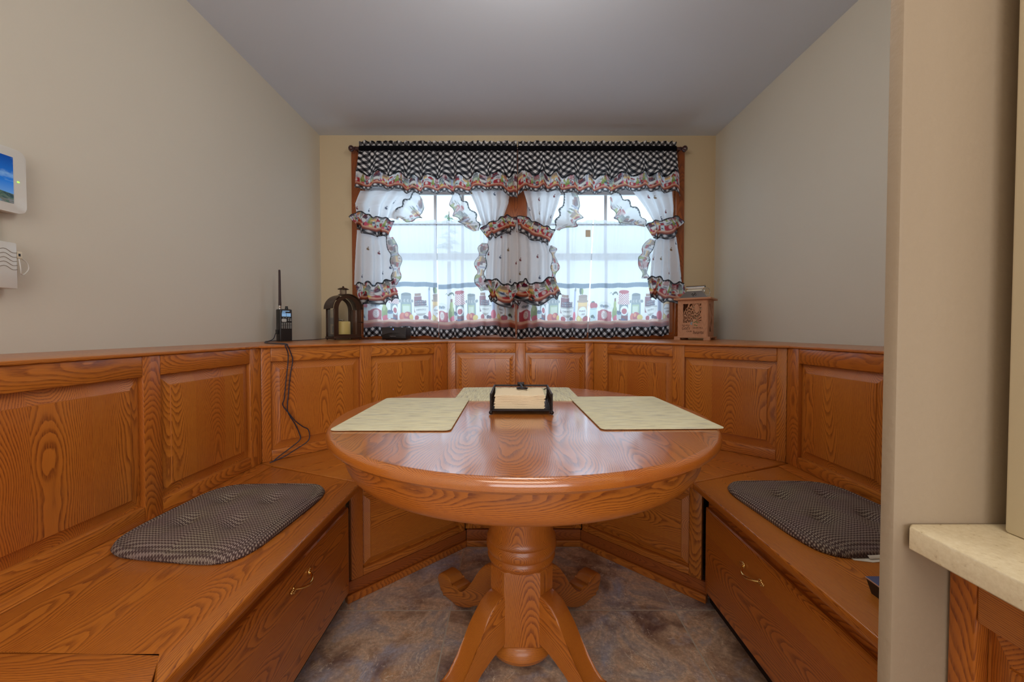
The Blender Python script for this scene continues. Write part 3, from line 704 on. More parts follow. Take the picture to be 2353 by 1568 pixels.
bmesh_obj('wavy_grooves', bm, simple('groove_shadow_grey', lin(150, 142, 130), .7), ic, True, smooth=60)
box('connector', XW+.015, XW+.038, 1.0885, 1.101, 1.213, 1.232, CREAM, ic, None, .001, True)
box('connector_slot', XW+.0381, XW+.039, 1.092, 1.096, 1.219, 1.226, BLACKP, ic, None, 0, True)
tube('cord_loop', spline([(XW+.03, 1.100, 1.218), (XW+.03, 1.116, 1.206), (XW+.03, 1.120, 1.188), (XW+.03, 1.110, 1.172), (XW+.034, 1.100, 1.172), (XW+.038, 1.096, 1.186), (XW+.038, 1.093, 1.212)], 6), .0016, WHITEP, ic, 7, world=True)

ic.location.y -= .019
# ------------------------------------------------------------------ radio scanner
rd = thing('radio_scanner', 'black handheld radio scanner with a tall antenna and lit blue screen on the ledge', 'radio', (-1.315, 2.245, ZC), R(56))
rd.scale = (1.12, 1.1, 1.04)
box('body', -.031, .031, -.022, .022, .002, .178, BLACKP, rd, None, .006, seg=3)
box('belt_side_panel', -.0312, -.0305, -.012, .012, .03, .10, DARKP, rd, None, 0)
box('base_shoe', -.030, .030, -.021, .021, 0, .004, BLACKP, rd, None, .001)
prism('display_window', [(-.028+a, b) for a, b in ((0, .134), (.054, .134), (.056, .172), (.046, .178), (.004, .176))], -.0232, -.022, DARKP, rd, None, .0004, axis='y')
SCR = simple('lit_lcd', lin(150, 190, 225), .3, emis=lin(110, 165, 215), es=.35)
bm = bmesh.new(); bm_box(bm, -.022, -.001, -.0240, -.0234, .137, .156); bm_box(bm, .001, .022, -.0240, -.0234, .137, .156); bm_box(bm, -.021, -.004, -.0240, -.0234, .158, .163); bm_box(bm, -.019, .016, -.0240, -.0234, .165, .169)
bmesh_obj('lcd', bm, SCR, rd)
bm = bmesh.new(); bm_prism(bm, [(a-.011, b+.116) for a, b in rrect(.0115, .009, .005, 4)], -.026, -.0222, .001, 2, 'y'); bmesh_obj('control_pad', bm, KEY, rd, smooth=60)
bm = bmesh.new()
for r_ in range(5):
    for c_ in range(5):
        if r_ == 0 and c_ < 3: continue
        z = .117-.0075-r_*.0085 if r_ else .117
        bm_box(bm, -.0235+c_*.0105, -.017+c_*.0105, -.0245, -.0222, z-.003, z+.001, .0008, 1)
for c_ in (3, 4): bm_box(bm, -.0235+c_*.0105, -.017+c_*.0105, -.0245, -.0222, .122, .126, .0008, 1)
for c_ in range(3): bm_box(bm, -.016+c_*.013, -.010+c_*.013, -.0240, -.0222, .1295, .1312)
bmesh_obj('keypad', bm, KEY, rd)
lathe('antenna_base', [(0, .178), (.0065, .178), (.0065, .188), (.0075, .190), (.0075, .196), (.006, .198), (0, .198)], CHROME, rd, 20, loc=(-.018, .004, 0))
lathe('antenna', [(0, .198), (.0072, .198), (.0062, .225), (.005, .38), (.0048, .392), (.0035, .395), (0, .395)], simple('antenna_rubber', lin(48, 24, 22), .5), rd, 20, loc=(-.018, .004, 0))
lathe('volume_knob', [(0, .178), (.008, .178), (.0075, .186), (.0065, .187), (.006, .196), (0, .1965)], BLACKP, rd, 16, loc=(.014, .002, 0))
box('power_plug', -.040, -.0318, -.008, .008, .040, .066, BLACKP, rd, None, .002)

# ------------------------------------------------------------------ metal lantern with candle, adapter behind it
ln = thing('metal_lantern', 'bronze arched metal lantern with glass sides holding a candle, left end of the ledge', 'lantern', (-1.125, 2.600, ZC), R(45))
w, d, f = .088, .072, .012
for sx in (-1, 1):
    for sy in (-1, 1):
        box('corner_post', sx*w-f*(sx > 0), sx*w+f*(sx < 0), sy*d-f*(sy > 0), sy*d+f*(sy < 0), .020, .205, BRONZE, ln, None, .001)
        bm = bmesh.new(); bm_ball(bm, (sx*(w-.006), sy*(d-.006), .0055), .0055, 2); bmesh_obj('ball_foot', bm, BRONZE, ln, smooth=60)
box('floor_tray', -w-.003, w+.003, -d-.003, d+.003, .010, .022, BRONZE, ln, None, .001)
# arched gable front and back, door frame
for sy, nm in ((-1, 'front_gable'), (1, 'back_gable')):
    bm = bmesh.new(); o_, i_ = [], []
    for k in range(25):
        a = math.pi*k/24; o_.append((w*math.cos(a), .205+.088*math.sin(a))); 
        xx = .060*math.cos(a); i_.append((xx, .190+.083*math.sin(a)**.85))
    y0, y1 = (-d, -d+.003) if sy < 0 else (d-.003, d)
    V = [[bm.verts.new((p[0], y, p[1])) for p in L] for L in (o_, i_) for y in (y0, y1)]
    for k in range(24):
        for A, B in ((V[0], V[2]), (V[1], V[3]), (V[0], V[1]), (V[2], V[3])): bm.faces.new((A[k], A[k+1], B[k+1], B[k]))
    bm_box(bm, -.076, -.060, y0, y1, .035, .205); bm_box(bm, .060, .076, y0, y1, .035, .205); bm_box(bm, -.076, .076, y0, y1, .022, .037)
    bmesh_obj(nm, bm, BRONZE, ln, smooth=30)
    gp = [(.060*math.cos(math.pi*k/24), .190+.083*math.sin(math.pi*k/24)**.85) for k in range(25)]+[(-.060, .036), (.060, .036)]
    prism('glass_pane', gp, sy*(d-.0015)-.0005, sy*(d-.0015)+.0005, LGLASS, ln, None, 0, axis='y')
for sx in (-1, 1): box('glass_pane', sx*(w-.004)-.0008, sx*(w-.004)+.0008, -d+f, d-f, .024, .20, LGLASS, ln, None, 0)
bm = bmesh.new(); prof = [((w+.010)*math.cos(math.pi*k/28), .205+.097*math.sin(math.pi*k/28)) for k in range(29)]
prof = [(w+.018, .203)]+prof+[(-w-.018, .203)]
for rr_, (ya, yb) in enumerate(((-d-.010, d+.010),)):
    V = [[bm.verts.new((p[0]*s, y, (p[1]-.205)*s+.205)) for p in prof] for s in (1, .975) for y in (ya, yb)]
    for k in range(len(prof)-1):
        for A, B in ((V[0], V[1]), (V[2], V[3]), (V[0], V[2]), (V[1], V[3])): bm.faces.new((A[k], A[k+1], B[k+1], B[k]))
bmesh_obj('barrel_roof', bm, BRONZE, ln, smooth=30)
bm = bmesh.new(); bm_prism(bm, rrect(.026, .026, .004, 2), .301, .304, 0)
for k in range(8): a = 2*math.pi*k/8+.2; bm_tube(bm, [(.019*math.cos(a), .019*math.sin(a), .303), (.019*math.cos(a), .019*math.sin(a), .336)], .0022, 6)
bmesh_obj('vent_bars', bm, BRONZE, ln, smooth=40)
lathe('vent_cap', [(0, .336), (.034, .336), (.036, .338), (.024, .345), (.010, .348), (.006, .350), (.007, .354), (.004, .358), (0, .359)], BRONZE, ln, 32)
bm = bmesh.new(); bm_box(bm, w-.002, w+.012, -d-.006, -d, .112, .122, .001); bm_tube(bm, [(.068, -d-.006, .117), (.098, -d-.006, .117)], .002, 6)
bmesh_obj('door_latch', bm, BRONZE, ln, smooth=40)
cn = thing('pillar_candle', 'thick yellow pillar candle inside the bronze lantern', 'candle', (-1.125, 2.600, ZC+.0222), 0)
lathe('wax', [(0, 0), (.042, 0), (.043, .004), (.043, .094), (.041, .100), (.036, .101), (.032, .097), (0, .095)], WAX, cn, 48)
tube('wick', spline([(0, 0, .095), (.001, 0, .104), (.004, 0, .110)], 4), .0011, INK, cn, 6)
ol = thing('power_adapter', 'grey plug-in power adapter on the wall outlet behind the bronze lantern', 'adapter', (-1.27, YB, 1.06))
box('outlet_plate', -1.305, -1.235, YB-.006, YB, .985, 1.095, CREAM, ol, None, .002, True)
box('adapter_body', -1.335, -1.262, YB-.05, YB-.0065, 1.058, 1.105, GREYP, ol, None, .004, True)
box('lower_plug', -1.300, -1.262, YB-.045, YB-.0065, .992, 1.045, GREYP, ol, None, .004, True)
tube('adapter_cord', spline([(-1.262, YB-.03, 1.085), (-1.235, YB-.03, 1.082), (-1.21, YB-.032, 1.066), (-1.19, YB-.035, 1.02), (-1.185, YB-.04, .965), (-1.175, YB-.05, .9535)], 6), .0025, BLACKP, ol, 8, world=True)

# cords
def cord(label, pts, r=.0022, parent=None):
    o = tube('power_cord', spline(pts, 7), r, CORD, parent, 7, world=True); o['label'] = label; return o
dI = Vector((math.sqrt(.5), -math.sqrt(.5)))        # inward normal of the left angled backrest
def onD(s, z, off=.006):                             # s metres from the left corner along that backrest
    q = Vector(cornL)+Vector((math.sqrt(.5), math.sqrt(.5)))*s+dI*off; return (q.x, q.y, z)
cA = [(-1.352, 2.222, .995), (-1.345, 2.19, .965), (-1.33, 2.12, .9535), (-1.18, 1.86, .9535), (-.985, 1.69, .9535), onD(.095, .948, .020), onD(.110, .915, .010), onD(.118, .88), onD(.108, .82), onD(.100, .74), onD(.094, .69, .012), onD(.098, .655), onD(.125, .60), onD(.140, .56), onD(.142, .53, .012), onD(.100, .50, .014), onD(.055, .475, .020), onD(.035, .462, .024)]
cB = [(-1.335, 2.20, .9545), (-1.30, 2.05, .9545), (-1.15, 1.84, .9545), (-.99, 1.70, .9555), onD(.085, .948, .024), onD(.098, .915, .014), onD(.098, .87, .011), onD(.090, .80, .012), onD(.082, .72, .011), onD(.078, .690), onD(.105, .645, .012), onD(.125, .615, .012), onD(.155, .585, .010), onD(.178, .565, .010), onD(.176, .520, .014), onD(.120, .492, .022), onD(.070, .472, .030), onD(.020, .4605, .030)]
cord('thin dark cord with the longer straight drop, hanging from the radio to the left bench', cA, parent=rd)
cord('thin dark cord with a loop bulging right near the bottom, hanging beside the radio', cB, parent=rd)

# ------------------------------------------------------------------ set-top box
rb = thing('set_top_box', 'small black set-top box with a blue light on the ledge left of centre', 'set-top box', (-.770, 2.60, ZC), R(-6))
bw, bd, bh = .082, .045, .083
bm = bmesh.new(); pf_ = [(-bd, .010), (-bd-.004, .032), (-bd+.002, bh), (bd, bh), (bd, .006), (-bd+.01, .003)]
bm_prism(bm, pf_, -bw, bw, .003, 2, 'x'); bmesh_obj('casing', bm, BLACKP, rb, smooth=35)
bm = bmesh.new(); top = []; 
N = 20
for k in range(N+1):
    x = -bw+.002+(2*bw-.004)*k/N; zc = .030+.018*math.sin(math.pi*(k/N)**1.0)
    top.append((x, zc))
V0 = [bm.verts.new((x, -bd-.0062-.002, z)) for x, z in top]; V1 = [bm.verts.new((x, -bd-.0012, bh-.002)) for x, z in top]
for k in range(N): bm.faces.new((V0[k], V0[k+1], V1[k+1], V1[k]))
bmesh_obj('face_plate', bm, DARKP, rb, smooth=30)
tube('chrome_line', [(x, -bd-.0085, z) for x, z in top], .0009, simple('dull_bronze_line', lin(96, 80, 78), .3, .5), rb, 6)
box('status_light', -.004, .000, -bd-.0055, -bd-.004, .066, .074, simple('blue_led', lin(150, 170, 255), .4, emis=lin(120, 150, 255), es=2.0), rb, None, .0005)
text('lettering', 'brighthouse', .0085, (-.024, -bd-.0085, .022), simple('silver_print', lin(150, 140, 140), .4), rb)
bm = bmesh.new()
for q in range(6): bm_box(bm, bw-.0005, bw+.0006, -.032+q*.012, -.027+q*.012, .03, .07)
bmesh_obj('side_vents', bm, DARKP, rb); box('foot_block', -bw+.02, bw-.02, -bd+.012, bd-.004, 0, .0055, BLACKP, rb, None, .001)
o = cord('thin black cord lying on the ledge between the radio and the bronze lantern', [(-1.285, 2.27, .9535), (-1.26, 2.36, .9535), (-1.22, 2.44, .9555), (-1.19, 2.50, .960), (-1.20, 2.62, .9545), (-1.16, 2.72, .9535), (-1.05, 2.70, .9535), (-.98, 2.66, .9535)], .002, rb)
tube('power_lead', spline([(-.07, bd, .02), (-.09, .03, .012), (-.098, 0, .006), (-.088, -.03, .004), (-.078, -.02, .003)], 6), .002, BLACKP, rb, 7)

# ------------------------------------------------------------------ carved wooden lantern
wl = thing('wooden_lantern', 'light wooden lantern with cut-out flowers and lettering under a steel top, right end of ledge', 'lantern', (1.232, 2.585, ZC), R(-38))
hw, th_, z0, z1 = .092, .0035, .022, .262
def pierced(name, ax, sgn, seed, cut, parent):
    """front-like panel made from a cell grid whose pierced cells are left out"""
    nx, nz = (112, 146); W2 = hw; bm = bmesh.new(); xs_ = np.linspace(-W2, W2, nx+1); zs_ = np.linspace(z0, z1, nz+1)
    keep = np.ones((nx, nz), bool)
    for i in range(nx):
        for j in range(nz):
            keep[i, j] = not cut((xs_[i]+xs_[i+1])/2/W2, ((zs_[j]+zs_[j+1])/2-z0)/(z1-z0))
    vid = {}
    def v(i, j, s):
        k_ = (i, j, s)
        if k_ not in vid:
            a, b = xs_[i], -(W2-(0 if s == 0 else th_))
            p = {('f'): (a, b)}['f']
            vid[k_] = bm.verts.new((p[0], p[1], zs_[j]))
        return vid[k_]
    for i in range(nx):
        for j in range(nz):
            if not keep[i, j]: continue
            bm.faces.new((v(i, j, 0), v(i+1, j, 0), v(i+1, j+1, 0), v(i, j+1, 0)))
            bm.faces.new((v(i, j+1, 1), v(i+1, j+1, 1), v(i+1, j, 1), v(i, j, 1)))
            for di, dj, q in ((-1, 0, ((i, j), (i, j+1))), (1, 0, ((i+1, j+1), (i+1, j))), (0, -1, ((i+1, j), (i, j))), (0, 1, ((i, j+1), (i+1, j+1)))):
                ii, jj = i+di, j+dj
                if not (0 <= ii < nx and 0 <= jj < nz) or not keep[ii, jj]:
                    (a, b), (c, e) = q; bm.faces.new((v(a, b, 0), v(c, e, 0), v(c, e, 1), v(a, b, 1)))
    ob = bmesh_obj(name, bm, LANT, parent, False, 'z', None, cross='x'); ob.rotation_euler = (0, 0, sgn); return ob
def flower(x, y, cx, cy, r, n, ph=0):
    dx, dy = x-cx, y-cy; d_ = math.hypot(dx, dy); a = math.atan2(dy, dx)+ph
    if d_ > r: return 0
    pet = abs(math.sin(n*a/2+2.5*d_/r)); ring = (d_/r*3.2) % 1
    return 1 if (ring > .30 and pet > .42 and d_ > .10*r) else -1
def cut_front(x, y):
    # opening roughly x -.62...58, y .40...88
    if not (-.64 < x < .60 and .37 < y < .89): return False
    X_, Y_ = x, (y-.63)*1.3
    f1 = flower(X_, Y_, -.22, -.10, .34, 11)
    if f1 > 0: return True
    if f1 < 0: return False
    f2 = flower(X_, Y_, .30, .17, .33, 13, .4)
    if f2 > 0: return math.hypot(X_-.30, Y_-.17) > .16
    if f2 < 0: return False
    if X_ > .25 and Y_ < -.05: return abs(math.sin(14*math.atan2(Y_+.30, X_-.15))) > .80
    if Y_ < -.26 and X_ > -.1: return False
    if X_ < -.1 and Y_ > .1: return not (abs(X_+.36-(Y_-.1)*.6) < .05)
    return abs(math.sin(9*math.atan2(Y_+.2, X_+.55)+3*X_)) > .45
def cut_side(x, y):
    if not (-.52 < x < .50 and .14 < y < .89): return False
    Y_ = y*1.3; w_ = math.sin(6.5*x+2.2*math.sin(7*Y_)+2*Y_); v_ = math.sin(13*Y_+5*x)
    return w_ > -.15 and v_ > -.75
pierced('front_panel', 'x', 0, 1, cut_front, wl)
for nm, a in (('side_panel', R(90)), ('side_panel', R(-90)), ('back_panel', R(180))): pierced(nm, 'x', a, 2, cut_side, wl)
for i_, o in enumerate(list(wl.children)):
    if i_ in (1, 2): o.scale = (.96, 1, 1)
    if i_ == 3: o.scale = (.93, .99, 1)
box('top_board', -.112, .112, -.112, .112, .262, .274, LANT, wl, 'x', .002)
box('floor_board', -.108, .108, -.108, .108, .014, .0218, LANT, wl, 'x', .0015)
bm = bmesh.new()
for sx in (-1, 1):
    for sy in (-1, 1):
        bm_box(bm, min(sx*.108, sx*.070), max(sx*.108, sx*.070), min(sy*.108, sy*.070), max(sy*.108, sy*.070), 0, .0138, .001)
bmesh_obj('corner_feet', bm, LANT, wl, grain='x')
yf = -hw-.0002
tl = lambda s, size, x, z, sh=0, sx=1, e=.0004: text('lettering', s, size, (x, yf, z), INK, wl, shear=sh, sx=sx)
tl('WHEN', .0125, -.064, .092, 0, 1.25); tl("God's", .033, -.064, .068, .35, .62); tl('HOPE FILL', .0115, .004, .075, 0, 1.15)
tl('OUR', .0125, -.036, .052, 0, 1.3); tl('hearts', .032, .002, .040, .35, .80)
for cc, nm, pts in ((lin(110, 130, 70), 'green_sprig', ((.012, .115), (.022, .120), (.030, .112), (.016, .098), (.026, .094))), (lin(140, 165, 180), 'pale_blue_butterfly', ((-.008, .108), (-.002, .114), (-.004, .102)))):
    bm = bmesh.new()
    for p in pts: bm_ball(bm, (p[0], yf, p[1]), .0052, 2, 1, .12, .7)
    bmesh_obj(nm, bm, simple(nm, cc, .6), wl, smooth=60)
# steel hood
bm = bmesh.new(); A = [bm.verts.new((sx*.088, sy*.088, .2745)) for sx, sy in ((-1, -1), (1, -1), (1, 1), (-1, 1))]; B = [bm.verts.new((sx*.046, sy*.046, .322)) for sx, sy in ((-1, -1), (1, -1), (1, 1), (-1, 1))]
C_ = [bm.verts.new((v.co.x, v.co.y, .330)) for v in B]
for P, Q in ((A, B), (B, C_)):
    for k in range(4): bm.faces.new((P[k], P[(k+1) % 4], Q[(k+1) % 4], Q[k]))
bm.faces.new(C_); bm.faces.new(A[::-1]); bmesh_obj('steel_hood', bm, CHROME, wl, smooth=None)
bm = bmesh.new()
sl = math.atan2(.088-.046, .322-.2745)
for k in range(4):
    a0 = R(90*k+45+22); pts = []
    for q in range(9): aa = a0-R(18)+R(72-10)*q/8-R(12); pts.append((.015*math.cos(aa), .015*math.sin(aa)))
    for q in range(8, -1, -1): aa = a0-R(18)+R(72-10)*q/8-R(12); rr_ = .015-.006*math.sin(math.pi*q/8); pts.append((rr_*math.cos(aa), rr_*math.sin(aa)))
    vs = [bm.verts.new((p[0], 0, p[1])) for p in pts[:9]+pts[10:17]]; bm.faces.new(vs)
bm_box(bm, -.004, .004, -.0003, .0003, -.004, .004)
bmesh.ops.rotate(bm, verts=bm.verts, matrix=Matrix.Rotation(-sl, 3, 'X')); bmesh.ops.translate(bm, verts=bm.verts, vec=(.004, -.0685, .2975))
bmesh_obj('round_vent_cutout', bm, BLACKP, wl, smooth=None)
bm = bmesh.new(); pts = [(.030*math.cos(a), .332+.012+.019*math.sin(a)) for a in np.linspace(R(200), R(20), 18)]
V = [[bm.verts.new((x, y, z)) for y, z in pts] for x in (-.056, .056)]
V2 = [[bm.verts.new((x, y*.94, z-.0012)) for y, z in pts] for x in (-.056, .056)]
for k in range(17):
    for P, Q in ((V[0], V[1]), (V2[0], V2[1]), (V[0], V2[0]), (V[1], V2[1])): bm.faces.new((P[k], P[k+1], Q[k+1], Q[k]))
bmesh_obj('curved_steel_cap', bm, CHROME, wl, smooth=30)
tube('ring_handle', [(.072+.018*math.cos(a)*.6, -.02+.03*math.cos(a), .315+.026*math.sin(a)) for a in np.linspace(0, 2*math.pi, 25)[:-1]], .0022, CHROME, wl, 7, True)

# ------------------------------------------------------------------ curtains
# textile designs, painted into the cloth (metres: U along the cloth, V up from the hem)
cw = np.array(lin(238, 238, 238)); ck = np.array(lin(20, 20, 24)); cgr = np.array(lin(92, 92, 96))
C_ = lambda r, g, b: np.array(lin(r, g, b))
def gingham(U, V, c=.0182):
    p = np.floor((U+V)/math.sqrt(2)/c) % 2; q = np.floor((U-V)/math.sqrt(2)/c) % 2
    s = p+q; out = np.empty(U.shape+(3,)); out[...] = cgr; out[s == 0] = cw; out[s == 2] = ck; return out
FONT = {'A': '010101111101101', 'B': '110101110101110', 'C': '011100100100011', 'E': '111100110100111', 'G': '011100101101011', 'H': '101101111101101', 'I': '111010010010111', 'J': '001001001101010', 'M': '101111111101101', 'N': '101111111111101', 'O': '010101101101010', 'R': '110101110101101', 'S': '011100010001110'}
def jars(U, V, k=1.0, seed=0.0, font=True):
    """kitchen-jar border: hem check, table edge, jars and fruit on white"""
    u = (U/k+seed) % .66; v = V/k
    o = np.empty(U.shape+(3,)); o[...] = cw
    def E(cx, cy, rx, ry, c):
        for s in (0, .66, -.66): o[((u-cx+s)/rx)**2+((v-cy)/ry)**2 < 1] = c
    def B(x0, x1, y0, y1, c, tex=None):
        m = (u > x0) & (u < x1) & (v > y0) & (v < y1)
        o[m] = c if tex is None else tex(u[m], v[m])
    def T(s, x, y, h, c):
        px = h/5
        for n, ch in enumerate(s):
            if ch not in FONT: continue
            for i, b in enumerate(FONT[ch]):
                if b == '1': X = x+(n*4+i % 3)*px; Y = y+(4-i//3)*px; B(X, X+px, Y, Y+px, c)
    RED = C_(176, 22, 34); DR = C_(120, 14, 28); PEA = C_(224, 130, 80); GRN = C_(130, 150, 60); DG = C_(56, 76, 44); YEL = C_(222, 190, 70); BL = C_(74, 92, 130); BRN = C_(140, 92, 58); GY = C_(128, 134, 134); LG = C_(196, 206, 204); PK = C_(214, 70, 96)
    rc = lambda a, b: np.where(((np.floor(a/.007)+np.floor(b/.007)) % 2)[:, None] > 0, cw, RED)
    # orange jam jar + strawberries + mug
    B(.012, .088, .10, .225, C_(214, 176, 130)); B(.012, .088, .20, .232, C_(236, 196, 120)); B(.016, .084, .232, .262, C_(160, 134, 112)); E(.05, .262, .036, .010, C_(150, 120, 100)); B(.006, .094, .222, .234, C_(170, 142, 118))
    E(.05, .160, .034, .036, C_(236, 238, 236)); 
    if font: T('ORANGE', .0225, .164, .0105, BRN*.6); T('JAM', .036, .143, .013, BRN*.6)
    E(.028, .30, .010, .028, DG); E(.040, .292, .008, .02, GRN)
    E(.118, .205, .022, .024, RED); E(.142, .196, .014, .02, RED); E(.118, .226, .012, .005, DG); B(.098, .152, .10, .182, C_(206, 222, 220)); E(.125, .182, .027, .006, C_(170, 190, 190)); E(.118, .135, .013, .010, DG); E(.132, .126, .007, .007, BL)
    E(.076, .118, .026, .020, RED); E(.076, .134, .010, .004, DG); E(.022, .120, .016, .018, YEL); E(.022, .120, .011, .013, C_(240, 226, 150))
    # squat red jar with bow and oval label
    E(.212, .135, .052, .040, RED); B(.162, .262, .100, .165, RED); E(.212, .205, .046, .020, C_(222, 222, 224)); B(.174, .250, .180, .200, C_(216, 214, 218)); E(.196, .197, .016, .009, GY); E(.228, .197, .016, .009, GY); E(.212, .194, .005, .008, BL)
    E(.162, .186, .012, .006, cw*.9); E(.262, .186, .012, .006, cw*.9)
    E(.216, .142, .020, .027, C_(236, 222, 214)); E(.216, .142, .017, .024, C_(180, 120, 124)); E(.216, .142, .014, .021, C_(236, 222, 214)); B(.208, .224, .150, .153, DR); B(.206, .226, .141, .144, DR); B(.209, .223, .132, .135, DR)
    # pear bottle with a sprig
    E(.292, .150, .026, .050, GRN); E(.292, .200, .015, .036, C_(168, 180, 96)); B(.283, .301, .225, .245, BRN)
    for n in range(9):
        a = .35+.28*n; E(.292+.024*math.cos(a), .262+.020*math.sin(a), .0035 if n % 2 else .006, .006, DG)
    for n in range(12): E(.250+.004*n, .278+.006*math.sin(n*1.1), .0022, .0022, DG)
    E(.300, .118, .024, .018, PK)
    # tall jar with red check cloth
    B(.334, .392, .10, .215, C_(120, 130, 130)); B(.334, .392, .10, .135, DR); B(.328, .398, .215, .285, RED, rc); E(.363, .285, .034, .012, RED); B(.322, .404, .205, .224, RED, rc); E(.368, .168, .024, .030, cw); E(.368, .164, .016, .018, RED)
    B(.316, .350, .112, .150, LG); E(.333, .150, .018, .012, BL)
    for n in range(7): E(.320+.0045*n, .157+.005*math.sin(n*2.), .004, .004, C_(40, 44, 80))
    E(.360, .110, .012, .011, C_(70, 66, 110)); E(.376, .106, .010, .009, C_(60, 50, 90))
    # grey-lidded glass jar, green label, peaches
    B(.420, .500, .10, .215, C_(132, 146, 142)); B(.430, .490, .13, .198, C_(172, 184, 140)); B(.437, .483, .14, .188, C_(204, 212, 186)); B(.424, .496, .226, .262, GY); E(.46, .262, .036, .010, C_(100, 104, 102)); 
    for n in range(9): E(.414+.0115*n, .221, .008, .010, C_(176, 174, 170) if n % 2 else GY)
    E(.432, .122, .022, .024, C_(214, 96, 60)); E(.470, .124, .028, .027, RED); E(.462, .132, .012, .013, PEA); E(.496, .118, .017, .018, YEL)
    # cherry bowl, dark jar
    B(.524, .585, .15, .25, DR); B(.530, .580, .252, .270, BRN); E(.575, .205, .040, .022, C_(60, 20, 44))
    for n in range(14): E(.538+.0118*(n % 7), .200+.014*(n//7)+.003*math.sin(n*3), .0075, .0075, C_(90, 16, 44) if n % 3 else C_(40, 20, 60)); E(.540+.0118*(n % 7), .203+.014*(n//7), .002, .002, cw)
    m = (((u-.578)/.052)**2+((v-.188)/.062)**2 < 1) & (v < .188); o[m] = C_(226, 224, 216); B(.528, .628, .182, .190, C_(170, 168, 160)); m = m & (v < .142); o[m] = C_(170, 160, 150)
    if font: T('CHERRIES', .545, .160, .0105, C_(60, 40, 44))
    E(.548, .116, .018, .017, RED); E(.604, .118, .012, .012, C_(60, 14, 40)); E(.620, .113, .011, .011, C_(90, 20, 50)); B(.632, .652, .12, .30, C_(170, 176, 200)); E(.642, .13, .016, .03, PK); E(.645, .30, .008, .012, GY)
    # table and hem
    tb = v < .105; o[tb] = C_(222, 172, 142); o[v < .088] = C_(196, 104, 72); o[v < .080] = C_(150, 70, 46); o[(v < .060)] = ck
    hm = v < .057; g = gingham(U, V, .0182*k**.35); o[hm] = g[hm]
    return o
def motifs(U, V, pitch=.125):
    """white cloth with small scattered fruits"""
    o = np.empty(U.shape+(3,)); o[...] = C_(236, 236, 238)
    i = np.floor(U/pitch); j = np.floor(V/(pitch*1.3)); h = np.abs(np.sin(i*12.9898+j*78.233)*43758.5453) % 1; h2 = np.abs(np.sin(i*39.3+j*11.1)*2631.7) % 1
    du = U-(i+.12+.76*h2)*pitch; dv = V-(j+.12+.76*((h*7.7) % 1))*pitch*1.3
    col = np.where((h < .4)[..., None], C_(120, 40, 44), np.where((h < .7)[..., None], C_(70, 74, 96), C_(130, 100, 60)))
    r = .0085; m = ((du+.005)**2+dv**2 < r*r) | (((du-.006)**2+(dv+.003)**2) < (r*.85)**2) | ((np.abs(du-dv*.3) < .0014) & (dv > 0) & (dv < .018)) | ((np.abs(du-.004) < .006) & (np.abs(dv-.013) < .003))
    m &= h2 > .25
    o[m] = col[m]; return o
def superpaint(fn, U, V, n=3):
    du = np.abs(np.gradient(U, axis=1)); dv = np.abs(np.gradient(V, axis=0)); acc = 0
    for a in range(n):
        for b in range(n): acc = acc+fn(U+du*((a+.5)/n-.5), V+dv*((b+.5)/n-.5))
    return acc/(n*n)
# elevation of the window wall: 1 unit = 3.1 mm at depth y, measured from the photograph
def wallpt(px, py, y):
    z = np.tan(np.arctan((777-np.asarray(py, float))/FPX)-R(1.191))*y
    return (np.asarray(px, float)-1176.5)/FPX*(y*.99978-z*.02078)+.002*y, z+1.016
def grid_mesh(name, X, Y, Z, colr, mat, parent=None, world=True, alpha=None):
    nv, nu = X.shape; vs = np.stack([X, Y, Z], -1).reshape(-1, 3).astype('f')
    a = (np.arange(nv-1)[:, None]*nu+np.arange(nu-1)[None]).ravel(); F = np.stack([a, a+1, a+nu+1, a+nu], 1).astype('i')
    me = bpy.data.meshes.new(name); me.vertices.add(len(vs)); me.vertices.foreach_set('co', vs.ravel())
    me.loops.add(F.size); me.loops.foreach_set('vertex_index', F.ravel()); me.polygons.add(len(F)); me.polygons.foreach_set('loop_start', np.arange(0, F.size, 4, dtype='i'))
    me.update(calc_edges=True); me.validate(); me.shade_smooth()
    at = me.attributes.new('print', 'FLOAT_COLOR', 'POINT'); c4 = np.ones((nu*nv, 4), 'f'); c4[:, :3] = colr.reshape(-1, 3)
    if alpha is not None: c4[:, 3] = alpha.ravel()
    at.data.foreach_set('color', c4.ravel())
    return link(name, me, mat, parent, world)
def wob(s, seed, n=5, f=3.0):
    r = np.random.default_rng(seed); o = 0
    for k in range(n): o = o+np.sin(2*math.pi*(s*f*(k*.7+.6)+r.random()))/(k+1)
    return o/2
def foldfn(s, seed, n, sharp=1.0):
    ph = 2*math.pi*(n*s+.35*wob(s, seed, 3, max(1, n*.25))); return (.5+.5*np.sin(ph))**sharp
